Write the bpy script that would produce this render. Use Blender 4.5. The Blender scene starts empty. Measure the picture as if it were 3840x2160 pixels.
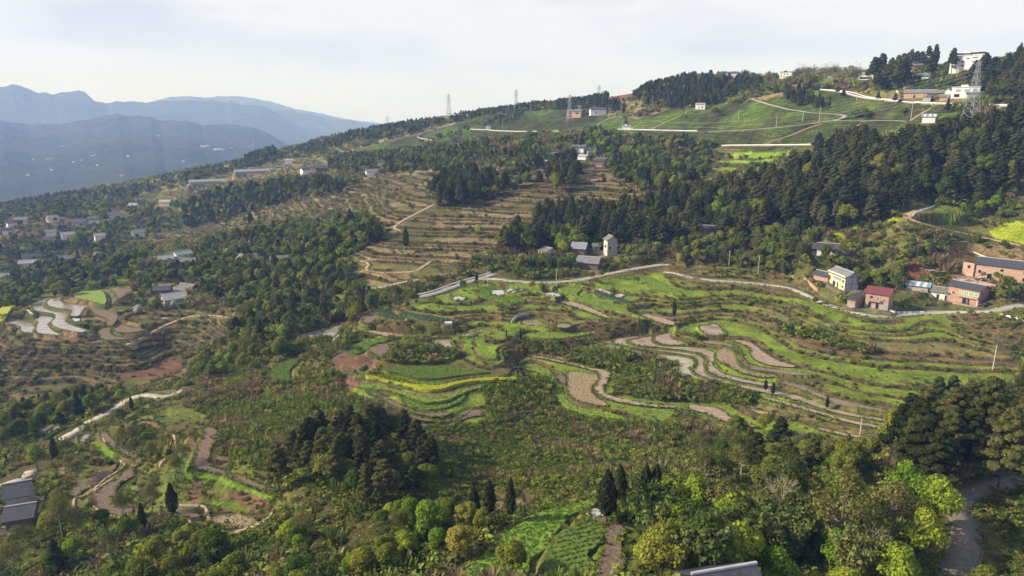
import bpy, bmesh, math, random
import numpy as np
from mathutils import Vector, Matrix
random.seed(7); RNG = np.random.default_rng(11)
SC = bpy.context.scene; COL = SC.collection
R = math.radians
# ---------------- camera ----------------
PITCH = R(14.04); FPX = 2560.0
cam_d = bpy.data.cameras.new("camera"); cam = bpy.data.objects.new("camera", cam_d); COL.objects.link(cam)
cam_d.sensor_width = 36; cam_d.lens = 24; cam_d.clip_start = 1; cam_d.clip_end = 60000
cam.location = (0, 0, 0); cam.rotation_euler = (R(90) - PITCH, 0, 0); SC.camera = cam
# ---------------- sky, sun, exposure ----------------
SUN_AZ, SUN_EL = R(-96), R(31)          # azimuth from +Y towards +X, elevation
w = bpy.data.worlds.new("World"); SC.world = w; w.use_nodes = True
nt = w.node_tree; nt.nodes.clear(); N = nt.nodes.new; L = nt.links.new
wo = N("ShaderNodeOutputWorld"); bg = N("ShaderNodeBackground"); bg.inputs[1].default_value = 0.1; L(bg.outputs[0], wo.inputs[0])
sky = N("ShaderNodeTexSky"); sky.sky_type = 'NISHITA'; sky.sun_disc = False
sky.sun_elevation = SUN_EL; sky.sun_rotation = SUN_AZ; sky.air_density = 1; sky.dust_density = 2
tc = N("ShaderNodeTexCoord"); mp = N("ShaderNodeMapping"); mp.inputs['Scale'].default_value = (1.6, 1.6, 7.0)
L(tc.outputs['Generated'], mp.inputs[0])
n1 = N("ShaderNodeTexNoise"); n1.inputs['Scale'].default_value = 2.1; n1.inputs['Detail'].default_value = 5; n1.inputs['Roughness'].default_value = .5
L(mp.outputs[0], n1.inputs[0])
rp = N("ShaderNodeValToRGB"); rp.color_ramp.elements[0].position = .38; rp.color_ramp.elements[1].position = .56
rp.color_ramp.elements[0].color = (4.45, 4.65, 5.4, 1); rp.color_ramp.elements[1].color = (6.5, 6.6, 6.9, 1)
L(n1.outputs['Fac'], rp.inputs[0])
mx = N("ShaderNodeMix"); mx.data_type = 'RGBA'; mx.inputs[0].default_value = .93
sx = N("ShaderNodeSeparateXYZ"); L(tc.outputs['Generated'], sx.inputs[0]); mrr = N("ShaderNodeMapRange"); mrr.inputs['From Min'].default_value = .2; mrr.inputs['From Max'].default_value = .6
mrr.inputs['To Min'].default_value = .95; mrr.inputs['To Max'].default_value = .32; L(sx.outputs[2], mrr.inputs[0]); L(mrr.outputs[0], mx.inputs[0])      # thicker cloud low down, thinning to blue overhead
hzm = N("ShaderNodeMix"); hzm.data_type = 'RGBA'; hzr = N("ShaderNodeMapRange"); hzr.inputs['From Min'].default_value = -.02; hzr.inputs['From Max'].default_value = .16; hzr.inputs['To Min'].default_value = 1; hzr.inputs['To Max'].default_value = 0
sx0 = N("ShaderNodeSeparateXYZ"); L(tc.outputs['Generated'], sx0.inputs[0]); L(sx0.outputs[2], hzr.inputs[0]); L(hzr.outputs[0], hzm.inputs[0]); L(rp.outputs[0], hzm.inputs['A']); hzm.inputs['B'].default_value = (5.8, 6.6, 9.3, 1)
L(sky.outputs[0], mx.inputs['A']); L(hzm.outputs['Result'], mx.inputs['B']); L(mx.outputs['Result'], bg.inputs[0])
sd = bpy.data.lights.new("sun", 'SUN'); sd.energy = 5.0; sd.angle = R(.6); sd.color = (1, .9, .73)
sun = bpy.data.objects.new("sun", sd); COL.objects.link(sun)
sdir = Vector((math.sin(SUN_AZ) * math.cos(SUN_EL), math.cos(SUN_AZ) * math.cos(SUN_EL), math.sin(SUN_EL)))
sun.rotation_euler = sdir.to_track_quat('Z', 'Y').to_euler()
vs = SC.view_settings; vs.view_transform = 'Standard'; vs.look = 'None'; vs.exposure = .5; vs.gamma = 1
SC.cycles.max_bounces = 6; SC.cycles.diffuse_bounces = 2; SC.cycles.glossy_bounces = 2; SC.cycles.transmission_bounces = 3
SC.cycles.volume_bounces = 1; SC.cycles.transparent_max_bounces = 6

# ---------------- helpers: pixels of the 3840x2160 photograph <-> rays ----------------
cp, sp = math.cos(PITCH), math.sin(PITCH)
def P(*pts): return [(x * 1.4907, y * 1.4907) for x, y in pts]          # points read off a 2576-px-wide view
def T(i, j, *pts): return [(1280 * i + x * .49689, 720 * j + y * .49689) for x, y in pts]   # points read off one ninth
def ray(x, y):
    a = (np.asarray(x, float) - 1920) / FPX; b = -(np.asarray(y, float) - 1080) / FPX
    X = a; Y = cp + sp * b; Z = -sp + cp * b
    h = np.hypot(X, Y); return np.arctan2(X, Y), Z / h                   # azimuth, tan(elevation)
def project(X, Y, Z):
    f = Y * cp - Z * sp; u = Y * sp + Z * cp
    f = np.where(f < 1, 1, f); return 1920 + FPX * X / f, 1080 - FPX * u / f
def pip(px, py, poly):
    ins = np.zeros(px.shape, bool); n = len(poly)
    for k in range(n):
        x0, y0 = poly[k]; x1, y1 = poly[(k + 1) % n]
        if y0 == y1: continue
        c = ((y0 > py) != (y1 > py)) & (px < (x1 - x0) * (py - y0) / (y1 - y0) + x0); ins ^= c
    return ins
def vnoise(x, y, s, seed=0):
    x = x / s + seed * 17.3; y = y / s - seed * 9.1
    xi = np.floor(x).astype(np.int64); yi = np.floor(y).astype(np.int64); fx = x - xi; fy = y - yi
    fx = fx * fx * (3 - 2 * fx); fy = fy * fy * (3 - 2 * fy)
    def h(a, b):
        v = (a * 374761393 + b * 668265263 + seed * 974711) & 0x7fffffff
        v = ((v ^ (v >> 13)) * 1274126177) & 0x7fffffff; return ((v ^ (v >> 16)) & 0xffff) / 65535.0
    return (h(xi, yi) * (1 - fx) + h(xi + 1, yi) * fx) * (1 - fy) + (h(xi, yi + 1) * (1 - fx) + h(xi + 1, yi + 1) * fx) * fy
def smooth(pts, closed=True, step=None, sub=5):
    p = np.array(pts, float); n = len(p); out = []
    rng = range(n if closed else n - 1)
    for k in rng:
        if closed: a, b, c, d = p[(k - 1) % n], p[k], p[(k + 1) % n], p[(k + 2) % n]
        else: a, b, c, d = p[max(k - 1, 0)], p[k], p[k + 1], p[min(k + 2, n - 1)]
        m = sub if step is None else max(1, int(np.linalg.norm(c[:2] - b[:2]) / step))
        for i in range(m):
            t = i / m
            out.append(.5 * ((2 * b) + (c - a) * t + (2 * a - 5 * b + 4 * c - d) * t * t + (3 * b - a - 3 * c + d) * t ** 3))
    if not closed: out.append(p[-1])
    return np.array(out)

# ---------------- terrain control points: (x, y, v) v<0 height below camera, v>0 horizontal range ----------------
CTRL = [
 # bottom edge and foreground ridge
 (0,2160,-90),(400,2160,-84),(800,2160,-76),(1200,2160,-68),(1600,2160,-62),(1900,2160,-59),(2300,2160,-57),(2700,2160,-58),(3200,2160,-59),(3560,2160,-60),(3840,2160,-60),
 (2275,1985,-58),(2450,1990,-58),(2918,2056,-59.5),(2700,2020,-60),(3300,1980,-60),(3590,1930,-60.5),(3840,1800,-60.5),(3500,1770,-62),(3700,1760,-61),
 (1900,1950,-66),(1900,1850,-76),(2150,1900,-62),(1600,1980,-68),(1350,1900,-74),(1100,2000,-76),(1500,1850,-78),(1900,1750,-88),(2300,1750,-84),(2700,1750,-84),
 # central tongue
 (1900,1050,-77),(1900,1150,-79.5),(1900,1250,-82.5),(1900,1340,-85),(1900,1450,-88),(1900,1600,-91),(1600,1600,-90.5),(1600,1700,-88),(2300,1600,-91),(2300,1480,-89.5),
 (1500,1190,-81),(1330,1260,-84),(1500,1300,-83.5),(1500,1400,-86),(1300,1400,-87),(1250,1340,-88),(1300,1500,-89),(1350,1600,-88),(1350,1740,-80),(1150,1450,-92),(1150,1600,-86),
 (2300,1130,-79.5),(2300,1220,-82),(2560,1050,-76),(2560,1150,-80),(2560,1230,-84),(3000,1105,-76),(3000,1200,-79.5),(3000,1300,-82),(3000,1400,-84.3),(3000,1500,-86.5),(3000,1600,-89),
 (3300,1180,-76),(3300,1260,-79.5),(3300,1350,-82),(3300,1450,-84.2),(3300,1560,-87),(3600,1170,-75.5),(3600,1240,-78.5),(3600,1330,-81),(3600,1430,-83.5),(3840,1150,312),(3840,1220,-77.5),(3840,1350,-81),(3840,1450,-83),
 (2700,1600,-90),(2900,1680,-88),
 # road bench and behind
 (1720,1010,-78),(1850,1020,-77),(2150,1035,-76),(2500,990,-75),(2290,970,-73.5),(2080,965,-74),(2400,950,-70),(2600,960,-69),(2750,1000,-72),(2900,980,-69),(3090,950,-62),(3300,1010,-67),(3540,1120,-74),(3600,1060,338),(3800,1080,332),
 (3650,970,362),(3400,900,352),(3400,790,374),(3840,910,370),(3650,850,384),(3600,720,405),(3840,700,410),(3840,800,392),(3300,840,370),(3050,840,385),(3100,870,372),
 (2600,860,-60),(2300,860,-63),(2000,880,-68),(2000,960,-75),(2800,780,-50),(3000,690,430),(3000,640,470),(3200,600,452),(3400,555,455),(3600,530,460),(3840,490,455),(3400,700,402),(3700,640,420),(3840,600,425),(3200,700,410),
 # brown hill
 (1300,1085,-90),(1400,1065,-86),(1550,1040,-82),(1700,960,-76),(1500,980,-79),(1350,1000,-82),(1400,900,-73),(1700,850,-66),(1400,780,-64),(1700,750,-57),(2000,780,-58),(2200,720,-49),(2400,700,-46),(1900,680,-47),(1600,680,-54),(1300,700,-64),
 (2200,610,-38),(2400,640,-42),(2600,680,-46),(1900,600,-38),(1600,590,-43),(1900,530,760),(2000,500,850),(2300,540,680),(2600,550,640),(2600,500,670),(2600,450,710),(2600,415,740),(2700,360,800),(2650,300,850),(2900,330,790),
 (2750,620,570),(2900,590,545),(2900,550,565),(2900,500,590),(2900,450,625),(2900,400,660),(2900,350,700),(2945,305,740),(3100,292,760),(3300,520,545),(3300,480,560),(3300,420,600),(3300,350,640),(3300,310,680),(3500,420,530),(3450,290,700),(3620,275,660),(3620,370,560),(3620,400,540),
 (3840,245,640),(3840,350,560),(3840,430,500),(3100,500,570),(3100,400,640),
 # skyline of the left half
 (2400,350,930),(2200,385,1000),(2000,405,1050),(1800,425,1100),(1700,445,1150),(1500,475,1250),(1300,515,1320),(1100,555,1380),(1000,585,1350),(780,635,1380),(470,695,1420),(200,745,1380),(0,775,1350),
 (2300,440,850),(2100,450,880),(2000,460,900),(1700,510,950),(1500,540,980),(1300,570,1050),(1100,610,1120),(900,650,1150),(700,690,1150),(500,735,1100),(250,790,1000),(0,830,980),
 # left valley
 (1200,650,880),(1100,700,820),(900,720,880),(1200,800,-80),(1200,900,-86),(1200,1000,-90),(900,1000,-102),(900,850,-104),(900,780,-102),(600,850,-122),(600,780,-128),(300,850,-140),(0,900,-150),(300,930,-132),(0,1000,-138),(300,1010,-124),(600,950,-112),(600,1020,-109),(0,1100,-124),
 (1000,1150,-100),(1180,1250,-99),(1100,1330,-99),(850,1200,-108),(800,1100,-106),
 # left terraces
 (300,1090,-111),(330,1150,-112.5),(500,1090,-108.5),(650,1130,-109),(500,1200,-114),(150,1200,-116),(300,1280,-119),(0,1250,-120),(600,1300,-121),(800,1300,-117),(300,1400,-126),(600,1400,-124),(0,1400,-127),(100,1500,-130),(350,1480,-126),
 # lower left spur
 (700,1462,-99),(560,1500,-101),(420,1560,-103),(250,1640,-106),(0,1720,-109),(0,1600,-122),(250,1540,-120),(900,1420,-99),(900,1500,-95),(900,1620,-88),(1000,1700,-83),(800,1620,-91),(750,1750,-87),(500,1700,-96),(500,1850,-90),(450,1930,-89),(750,1930,-84),(900,1900,-81),(80,1960,-95),(250,1950,-92),(600,2060,-82),(1050,1850,-78),(1200,1750,-80),
]
ANCH = []   # (azimuth deg, range, height)
for a in range(-50, 51, 10):
    ANCH += [(a, 42, -48), (a, 62, -52)]
    if a <= 4: ANCH += [(a, 2100, -330 + (a + 50) * 1.2), (a, 1650, -215 + (a + 40) * 2)]
    else: ANCH += [(a, 1200, 10), (a, 1600, -60), (a, 2100, -160)]
ANCH += [(-46, 110, -84), (-50, 250, -116), (-50, 600, -148), (-50, 1200, -175), (46, 110, -62), (48, 250, -74), (48, 420, -6), (48, 620, 55), (44, 700, 62), (30, 850, 45)]

def U(*p): return [(2220 + x / 2.1467, 1220 + y / 2.1467) for x, y in p]
def V_(*p): return [(1240 + x / 2.342, 1160 + y / 2.342) for x, y in p]
def Wl(*p): return [(220 + x / 2.4155, 1460 + y / 2.4155) for x, y in p]
# fields: (kind, height or None, polygon)
FIELDS = [
 ('water', -112, T(0,1,(390,803),(320,815),(250,850),(260,890),(330,905),(410,920),(420,950),(390,985),(430,1020),(530,1045),(640,1060),(650,1045),(545,1010),(490,975),(520,912),(440,900),(360,872),(345,840))),
 ('water', -110.5, T(0,1,(460,795),(390,808),(360,825),(362,850),(400,868),(480,882),(545,895),(525,930),(590,935),(620,890),(650,862),(560,850),(480,840),(450,815))),
 ('water', -113.6, T(0,1,(215,940),(260,930),(390,945),(385,975),(355,1000),(400,1050),(450,1075),(400,1075),(330,1070),(280,1055),(280,1010),(290,975))),
 ('water', -115.2, T(0,1,(65,985),(140,972),(250,1000),(250,1040),(225,1065),(160,1045),(155,1010))),
 ('soil', -109, T(0,1,(760,745),(820,735),(880,790),(850,850),(800,850),(805,800))),
 ('soil', -108, T(0,1,(850,735),(1000,730),(960,770),(900,800),(870,760))),
 ('soil', -110.5, T(0,1,(700,880),(740,868),(830,905),(890,940),(850,1000),(800,1000),(820,960),(720,920))),
 ('soil', -112.2, T(0,1,(860,1000),(900,995),(1000,1020),(1090,1040),(1000,1060),(870,1055))),
 ('soil', -114, T(0,1,(750,1040),(830,1025),(840,1070),(900,1095),(1010,1100),(900,1115),(760,1110))),
 ('rape', -114.5, T(0,1,(0,890),(60,870),(110,868),(60,920),(40,970),(0,975))),
 ('grass', -107.6, T(0,1,(550,775),(640,750),(760,745),(800,800),(790,845),(700,820),(600,800))),
 ('plastic', -111.2, T(0,1,(200,885),(215,888),(250,920),(225,915))), ('plastic', -111.6, T(0,1,(545,955),(600,955),(605,970),(570,977))),
 ('plastic', -112.5, T(0,1,(1160,947),(1250,948),(1270,955),(1165,955))),
 ('water', -99, T(0,1,(2220,1110),(2260,1080),(2380,1045),(2540,1003),(2440,1050),(2425,1080),(2450,1110),(2400,1170),(2330,1170),(2240,1140))),
 ('water', -98.2, T(0,1,(2430,1075),(2450,1047),(2560,1005),(2590,1020),(2560,1060),(2500,1110),(2455,1108))),
 ('concrete', -97.6, T(0,1,(2462,1208),(2500,1130),(2570,1060),(2600,1060),(2570,1110),(2530,1195))),
 ('veg', None, T(0,1,(2020,1380),(2130,1290),(2280,1250),(2230,1300),(2180,1360),(2190,1440),(2060,1440))),
 ('water', None, T(0,2,(230,400),(300,340),(420,300),(330,380),(290,405))), ('water', None, T(0,2,(345,402),(335,382),(435,310),(450,330),(400,390))),
 ('water', None, T(0,2,(610,390),(680,378),(675,440),(705,490),(640,490),(605,440))),
 ('soil', -86, T(0,2,(1540,330),(1600,320),(1650,380),(1600,470),(1580,560),(1600,620),(1680,650),(1700,668),(1690,690),(1560,655),(1450,630),(1450,590),(1490,480),(1540,390))),
 ('soil', -84, T(0,2,(1700,680),(1780,680),(1880,720),(2000,770),(2080,800),(2070,830),(1950,790),(1820,740))),
 ('ploughed', -91.5, T(0,2,(690,850),(830,745),(990,640),(1010,690),(900,760),(860,850),(870,930),(990,930),(985,985),(900,1000),(800,985),(730,945))),
 ('ploughed', -93, T(0,2,(770,330),(860,430),(940,495),(1050,545),(1070,580),(1040,605),(1000,560),(880,500),(800,430))),
 ('ploughed', None, T(0,2,(520,820),(610,750),(700,700),(800,640),(880,600),(840,680),(760,740),(640,800),(560,850))),
 ('ploughed', -86.5, T(0,2,(1190,990),(1270,950),(1420,950),(1520,1000),(1540,1060),(1470,1060),(1340,1000))),
 ('straw', -84.5, T(0,2,(1590,1010),(1700,990),(1780,980),(1920,1010),(1940,1060),(1850,1100),(1700,1080),(1590,1040))),
 # centre
 ('crop', -88, T(1,1,(65,1200),(90,1160),(200,1120),(400,1095),(650,1078),(640,1098),(420,1120),(250,1150),(160,1215),(90,1225))),
 ('ploughed', -86.6, T(1,1,(205,1190),(260,1160),(420,1125),(540,1115),(470,1170),(360,1200),(330,1250),(250,1230))),
 ('mud', -85.4, T(1,1,(640,1130),(700,1100),(850,1090),(820,1130),(850,1180),(740,1180),(640,1160))),
 ('mud', -84.6, T(1,1,(870,1085),(1040,1045),(1150,1020),(1000,1072),(900,1090),(700,1098),(660,1110),(640,1150),(630,1125),(680,1092))),
 ('dirt', -88, T(1,1,(118,1010),(150,1005),(260,1050),(400,1065),(500,1085),(490,1105),(350,1090),(200,1060),(125,1035))),
 ('soil', -85.3, T(1,1,(160,960),(180,920),(280,885),(270,940),(220,990),(170,990))),
 ('leek', -83.2, T(1,1,(285,900),(360,880),(350,905),(460,950),(450,958),(310,935))), ('leek', -82.2, T(1,1,(440,920),(520,920),(700,945),(850,970),(700,972),(560,950))),
 ('crop', -79.8, T(1,1,(1040,750),(1080,725),(1180,716),(1225,735),(1150,738),(1128,765),(1200,792),(1370,805),(1370,835),(1220,825),(1100,800),(1045,785))),
 ('plastic', -79.2, T(1,1,(1132,745),(1220,738),(1245,770),(1200,780),(1142,770))), ('plastic', None, T(1,1,(830,803),(870,790),(945,795),(930,815),(840,815))),
 ('plastic', None, T(1,1,(1525,765),(1600,755),(1660,780),(1640,790),(1550,780))), ('plastic', None, T(1,1,(1915,725),(1935,720),(2050,762),(2030,772))),
 ('plastic', None, T(1,1,(2065,780),(2110,765),(2140,780),(2115,795))), ('plastic', None, T(1,1,(1250,742),(1340,718),(1350,722),(1260,752))), ('plastic', None, T(1,1,(1290,752),(1385,728),(1392,732),(1300,757))),
 ('plastic', None, T(1,1,(780,978),(835,975),(835,993),(782,995))),
 ('grass', -79.6, T(1,1,(1635,735),(1720,722),(1810,735),(1780,770),(1800,795),(2000,850),(2200,920),(2290,960),(2200,935),(2000,880),(1800,815),(1700,770))),
 ('leek', -79, T(1,1,(1905,760),(1940,755),(2050,790),(2180,830),(2120,830),(1990,795))),
 ('dirt', -80.8, T(1,1,(1640,830),(1720,820),(1850,860),(2030,945),(2000,950),(1850,900),(1700,850))),
 ('pond', -83.6, T(1,1,(1360,985),(1400,965),(1480,965),(1520,985),(1520,1005),(1440,1010),(1380,1005))), ('pond', None, T(1,1,(1610,1010),(1660,990),(1740,1000),(1700,1028),(1620,1020))),
 ('dirt', -82, T(1,1,(2240,920),(2330,925),(2440,955),(2520,985),(2500,1005),(2400,985),(2290,945))),
 ('grass', -77.5, T(1,1,(2250,660),(2330,645),(2400,690),(2560,760),(2560,785),(2400,740),(2270,690))),
 ('grass', -84.5, T(1,1,(1400,1075),(1600,1065),(1880,1068),(1760,1095),(1600,1110),(1430,1100))),
 ('dirt', -88.8, V_((1750,400),(1950,435),(2150,480),(2290,512)) + U((60,352),(130,365),(150,395),(115,465),(92,515),(130,560),(260,593),(450,628),(660,650),(640,663),(430,650),(200,614),(80,572),(25,512),(45,460),(66,415),(45,380)) + V_((2290,532),(2150,497),(1950,452),(1760,413))),
 ('dirt', -89.4, U((790,642),(950,655),(1030,675),(1090,720),(1140,755),(1260,790),(1365,828),(1200,803),(1060,768),(960,728),(890,700),(810,680))),
 ('water2', -87.3, U((90,150),(200,168),(350,203),(600,243),(740,248),(822,283),(826,310),(792,340),(802,370),(905,440),(860,434),(710,407),(696,370),(700,320),(650,288),(500,254),(350,219),(200,184))),
 ('mud', -86.6, U((165,130),(200,110),(300,95),(440,84),(380,101),(292,120),(290,140),(370,168),(480,183),(740,213),(860,238),(902,270),(907,340),(950,383),(1050,428),(1200,473),(1400,513),(1560,543),(1700,578),(1850,638),(2000,688),(2200,728),(2530,788),(2500,796),(2250,757),(2000,713),(1850,668),(1700,618),(1500,563),(1300,523),(1100,478),(950,433),(850,387),(820,355),(848,310),(838,272),(780,243),(600,213),(400,193),(280,168),(200,148))),
 ('mud', -85.9, U((302,124),(400,101),(490,90),(485,120),(520,150),(620,165),(760,175),(900,195),(990,223),(1012,245),(978,290),(972,310),(1010,358),(1100,403),(1200,428),(1350,458),(1500,478),(1420,490),(1250,462),(1100,432),(960,387),(928,340),(938,290),(908,247),(820,213),(700,193),(500,173),(380,163),(312,142))),
 ('mud', -85.3, U((502,92),(560,75),(630,64),(640,108),(755,145),(700,156),(600,156),(530,141),(500,116))),
 ('straw', -85.4, U((1015,205),(1100,178),(1155,230),(1180,310),(1330,372),(1480,402),(1380,418),(1200,378),(1090,320),(1010,270))),
 ('wet', -84.7, U((880,125),(1000,130),(1110,150),(1172,190),(1192,260),(1250,310),(1400,348),(1600,368),(1750,400),(1560,392),(1330,363),(1208,313),(1178,240),(1148,192),(1050,157),(920,142))),
 ('dirt', -84.1, U((1110,115),(1250,130),(1340,180),(1400,230),(1500,288),(1640,325),(1600,336),(1450,322),(1330,282),(1278,222),(1268,182),(1190,142))),
 ('wet', -85.7, U((1500,450),(1650,470),(1800,528),(1950,588),(2200,648),(2500,708),(2550,732),(2400,713),(2200,674),(2000,643),(1850,594),(1700,524),(1550,478))),
 ('dirt', -87.3, U((1340,572),(1450,589),(1650,638),(1850,698),(2050,757),(2300,807),(2420,832),(2300,828),(2050,778),(1850,723),(1650,664),(1420,598))),
 ('mud', -87.8, U((1250,665),(1340,680),(1420,703),(1400,716),(1320,702))), ('dirt', -88.3, U((1800,820),(1950,848),(2200,898),(2330,923),(2330,937),(2150,909),(1900,860))),
 ('mud', -83.2, U((870,10),(930,0),(1000,-12),(1040,30),(1060,70),(1000,80),(920,70),(880,40))),
 ('ploughed', -89.2, V_((310,705),(400,725),(600,830),(760,898),(900,908),(1070,903),(1000,935),(850,937),(700,903),(560,843),(400,763),(330,728))),
 ('ploughed', -89.8, V_((80,700),(200,745),(400,800),(600,890),(800,950),(950,975),(1060,963),(1180,898),(1240,878),(1200,912),(1100,967),(1000,987),(850,983),(700,948),(500,874),(350,804),(150,745))),
 ('ploughed', -90, V_((1085,968),(1160,937),(1250,887),(1300,885),(1340,930),(1250,942),(1160,967),(1100,977))), ('ploughed', -90.9, V_((640,990),(800,1005),(950,1000),(1130,990),(1050,1016),(850,1031),(700,1027))),
 ('crop', -87, V_((340,545),(600,588),(780,636),(1000,652),(960,666),(800,667),(600,643),(400,594))),
 ('rape', -87.6, V_((305,590),(340,560),(500,590),(700,650),(850,685),(960,685),(1100,655),(1300,625),(1500,617),(1640,635),(1450,642),(1250,648),(1080,683),(1000,712),(880,725),(760,708),(600,663),(450,628),(330,613))),
 ('veg', -86.4, V_((500,540),(640,510),(800,500),(1000,513),(1200,537),(1400,557),(1250,572),(1080,592),(950,612),(800,612),(650,573))),
 ('grass', -88.2, V_((240,680),(330,665),(500,690),(700,750),(850,788),(1000,788),(1150,720),(1250,690),(1400,678),(1250,708),(1130,753),(1020,802),(880,822),(760,802),(600,743),(450,703))),
 ('crop', -88.8, V_((640,780),(850,848),(1000,848),(1130,788),(1165,742),(1185,760),(1120,822),(1000,872),(850,882),(700,852))),
 ('grass', -90.3, V_((1650,513),(1750,510),(1850,533),(1930,560),(1980,590),(2030,690),(2060,780),(2150,858),(2400,918),(2530,967),(2400,954),(2200,914),(2060,854),(1970,784),(1935,720),(1915,650),(1885,584),(1800,544))),
 ('straw', -89.3, V_((2085,560),(2180,550),(2330,580),(2350,620),(2290,680),(2320,760),(2440,850),(2200,812),(2110,762),(2082,680))), ('ploughed', -89.6, V_((1960,552),(2030,560),(2070,610),(2062,650),(2030,645),(1990,600))),
 ('paint', (.19,.11,.075), V_((30,450),(100,400),(330,400),(470,500),(330,510),(200,520),(120,545),(50,520))), ('paint', (.19,.11,.075), V_((100,600),(200,590),(300,620),(220,690),(120,660))),
 ('paint', (.17,.27,.03), P((1835,390),(1990,384),(1998,391),(1850,398))), ('paint', (.17,.27,.03), P((1800,404),(1960,398),(1950,405),(1810,411))), ('paint', (.16,.25,.03), P((1770,424),(1900,419),(1880,427),(1780,431))),
 ('paint', (.14,.22,.03), Wl((1000,760),(1010,660),(1110,500),(1130,440),(1160,470),(1120,580),(1060,680),(1040,790))), ('paint', (.15,.25,.03), Wl((1160,690),(1230,560),(1300,450),(1320,470),(1230,640),(1290,730),(1500,800),(1800,890),(1950,960),(1940,1000),(1700,920),(1400,830),(1200,800),(1110,780))),
 ('paint', (.14,.23,.03), Wl((280,430),(330,470),(460,570),(640,620),(700,650),(560,640),(420,600),(320,540))), ('paint', (.13,.19,.03), Wl((1250,1000),(1500,990),(1700,1060),(1830,1170),(1790,1200),(1600,1090),(1400,1030))),
 ('paint', (.14,.22,.03), Wl((0,1060),(60,900),(120,800),(130,900),(60,1060),(200,1150),(340,1200),(300,1300),(120,1250))),
 # near field and right side
 ('crop', -60, T(1,2,(900,1449),(1000,1370),(1180,1180),(1400,1040),(1540,970),(1700,940),(1900,880),(1912,920),(1830,960),(1720,1000),(1680,1060),(1600,1150),(1560,1250),(1420,1330),(1400,1460),(1100,1500))),
 ('veg', -58.6, T(1,2,(1575,1300),(1620,1200),(1700,1110),(1820,1065),(1990,1070),(1985,1140),(1930,1230),(1850,1300),(1900,1360),(1910,1460),(1570,1460))),
 ('ploughed', -58.2, T(1,2,(2010,1060),(2060,1040),(2130,1090),(2110,1200),(2130,1300),(2100,1470),(1930,1470),(1960,1320),(2000,1250),(1990,1150))),
 ('plastic', -58.9, T(1,2,(1845,965),(1920,945),(2030,990),(1905,1012))), ('soil', -58.7, T(1,2,(1840,1050),(1900,1018),(2020,1003),(2010,1055),(1900,1062))),
 ('paint', None, P((2490,572),(2530,556),(2590,553),(2590,620),(2530,602),(2500,588))), ('paint', None, P((2200,570),(2240,556),(2300,545),(2290,560),(2240,575))),
 ('paint', None, P((2120,578),(2150,566),(2190,566),(2180,578),(2140,584))), ('paint', None, T(2,1,(1070,330),(1180,320),(1230,350),(1210,375),(1080,360))),
 ('paint', None, T(2,1,(290,500),(330,480),(400,485),(410,510),(340,520))),
]
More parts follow.
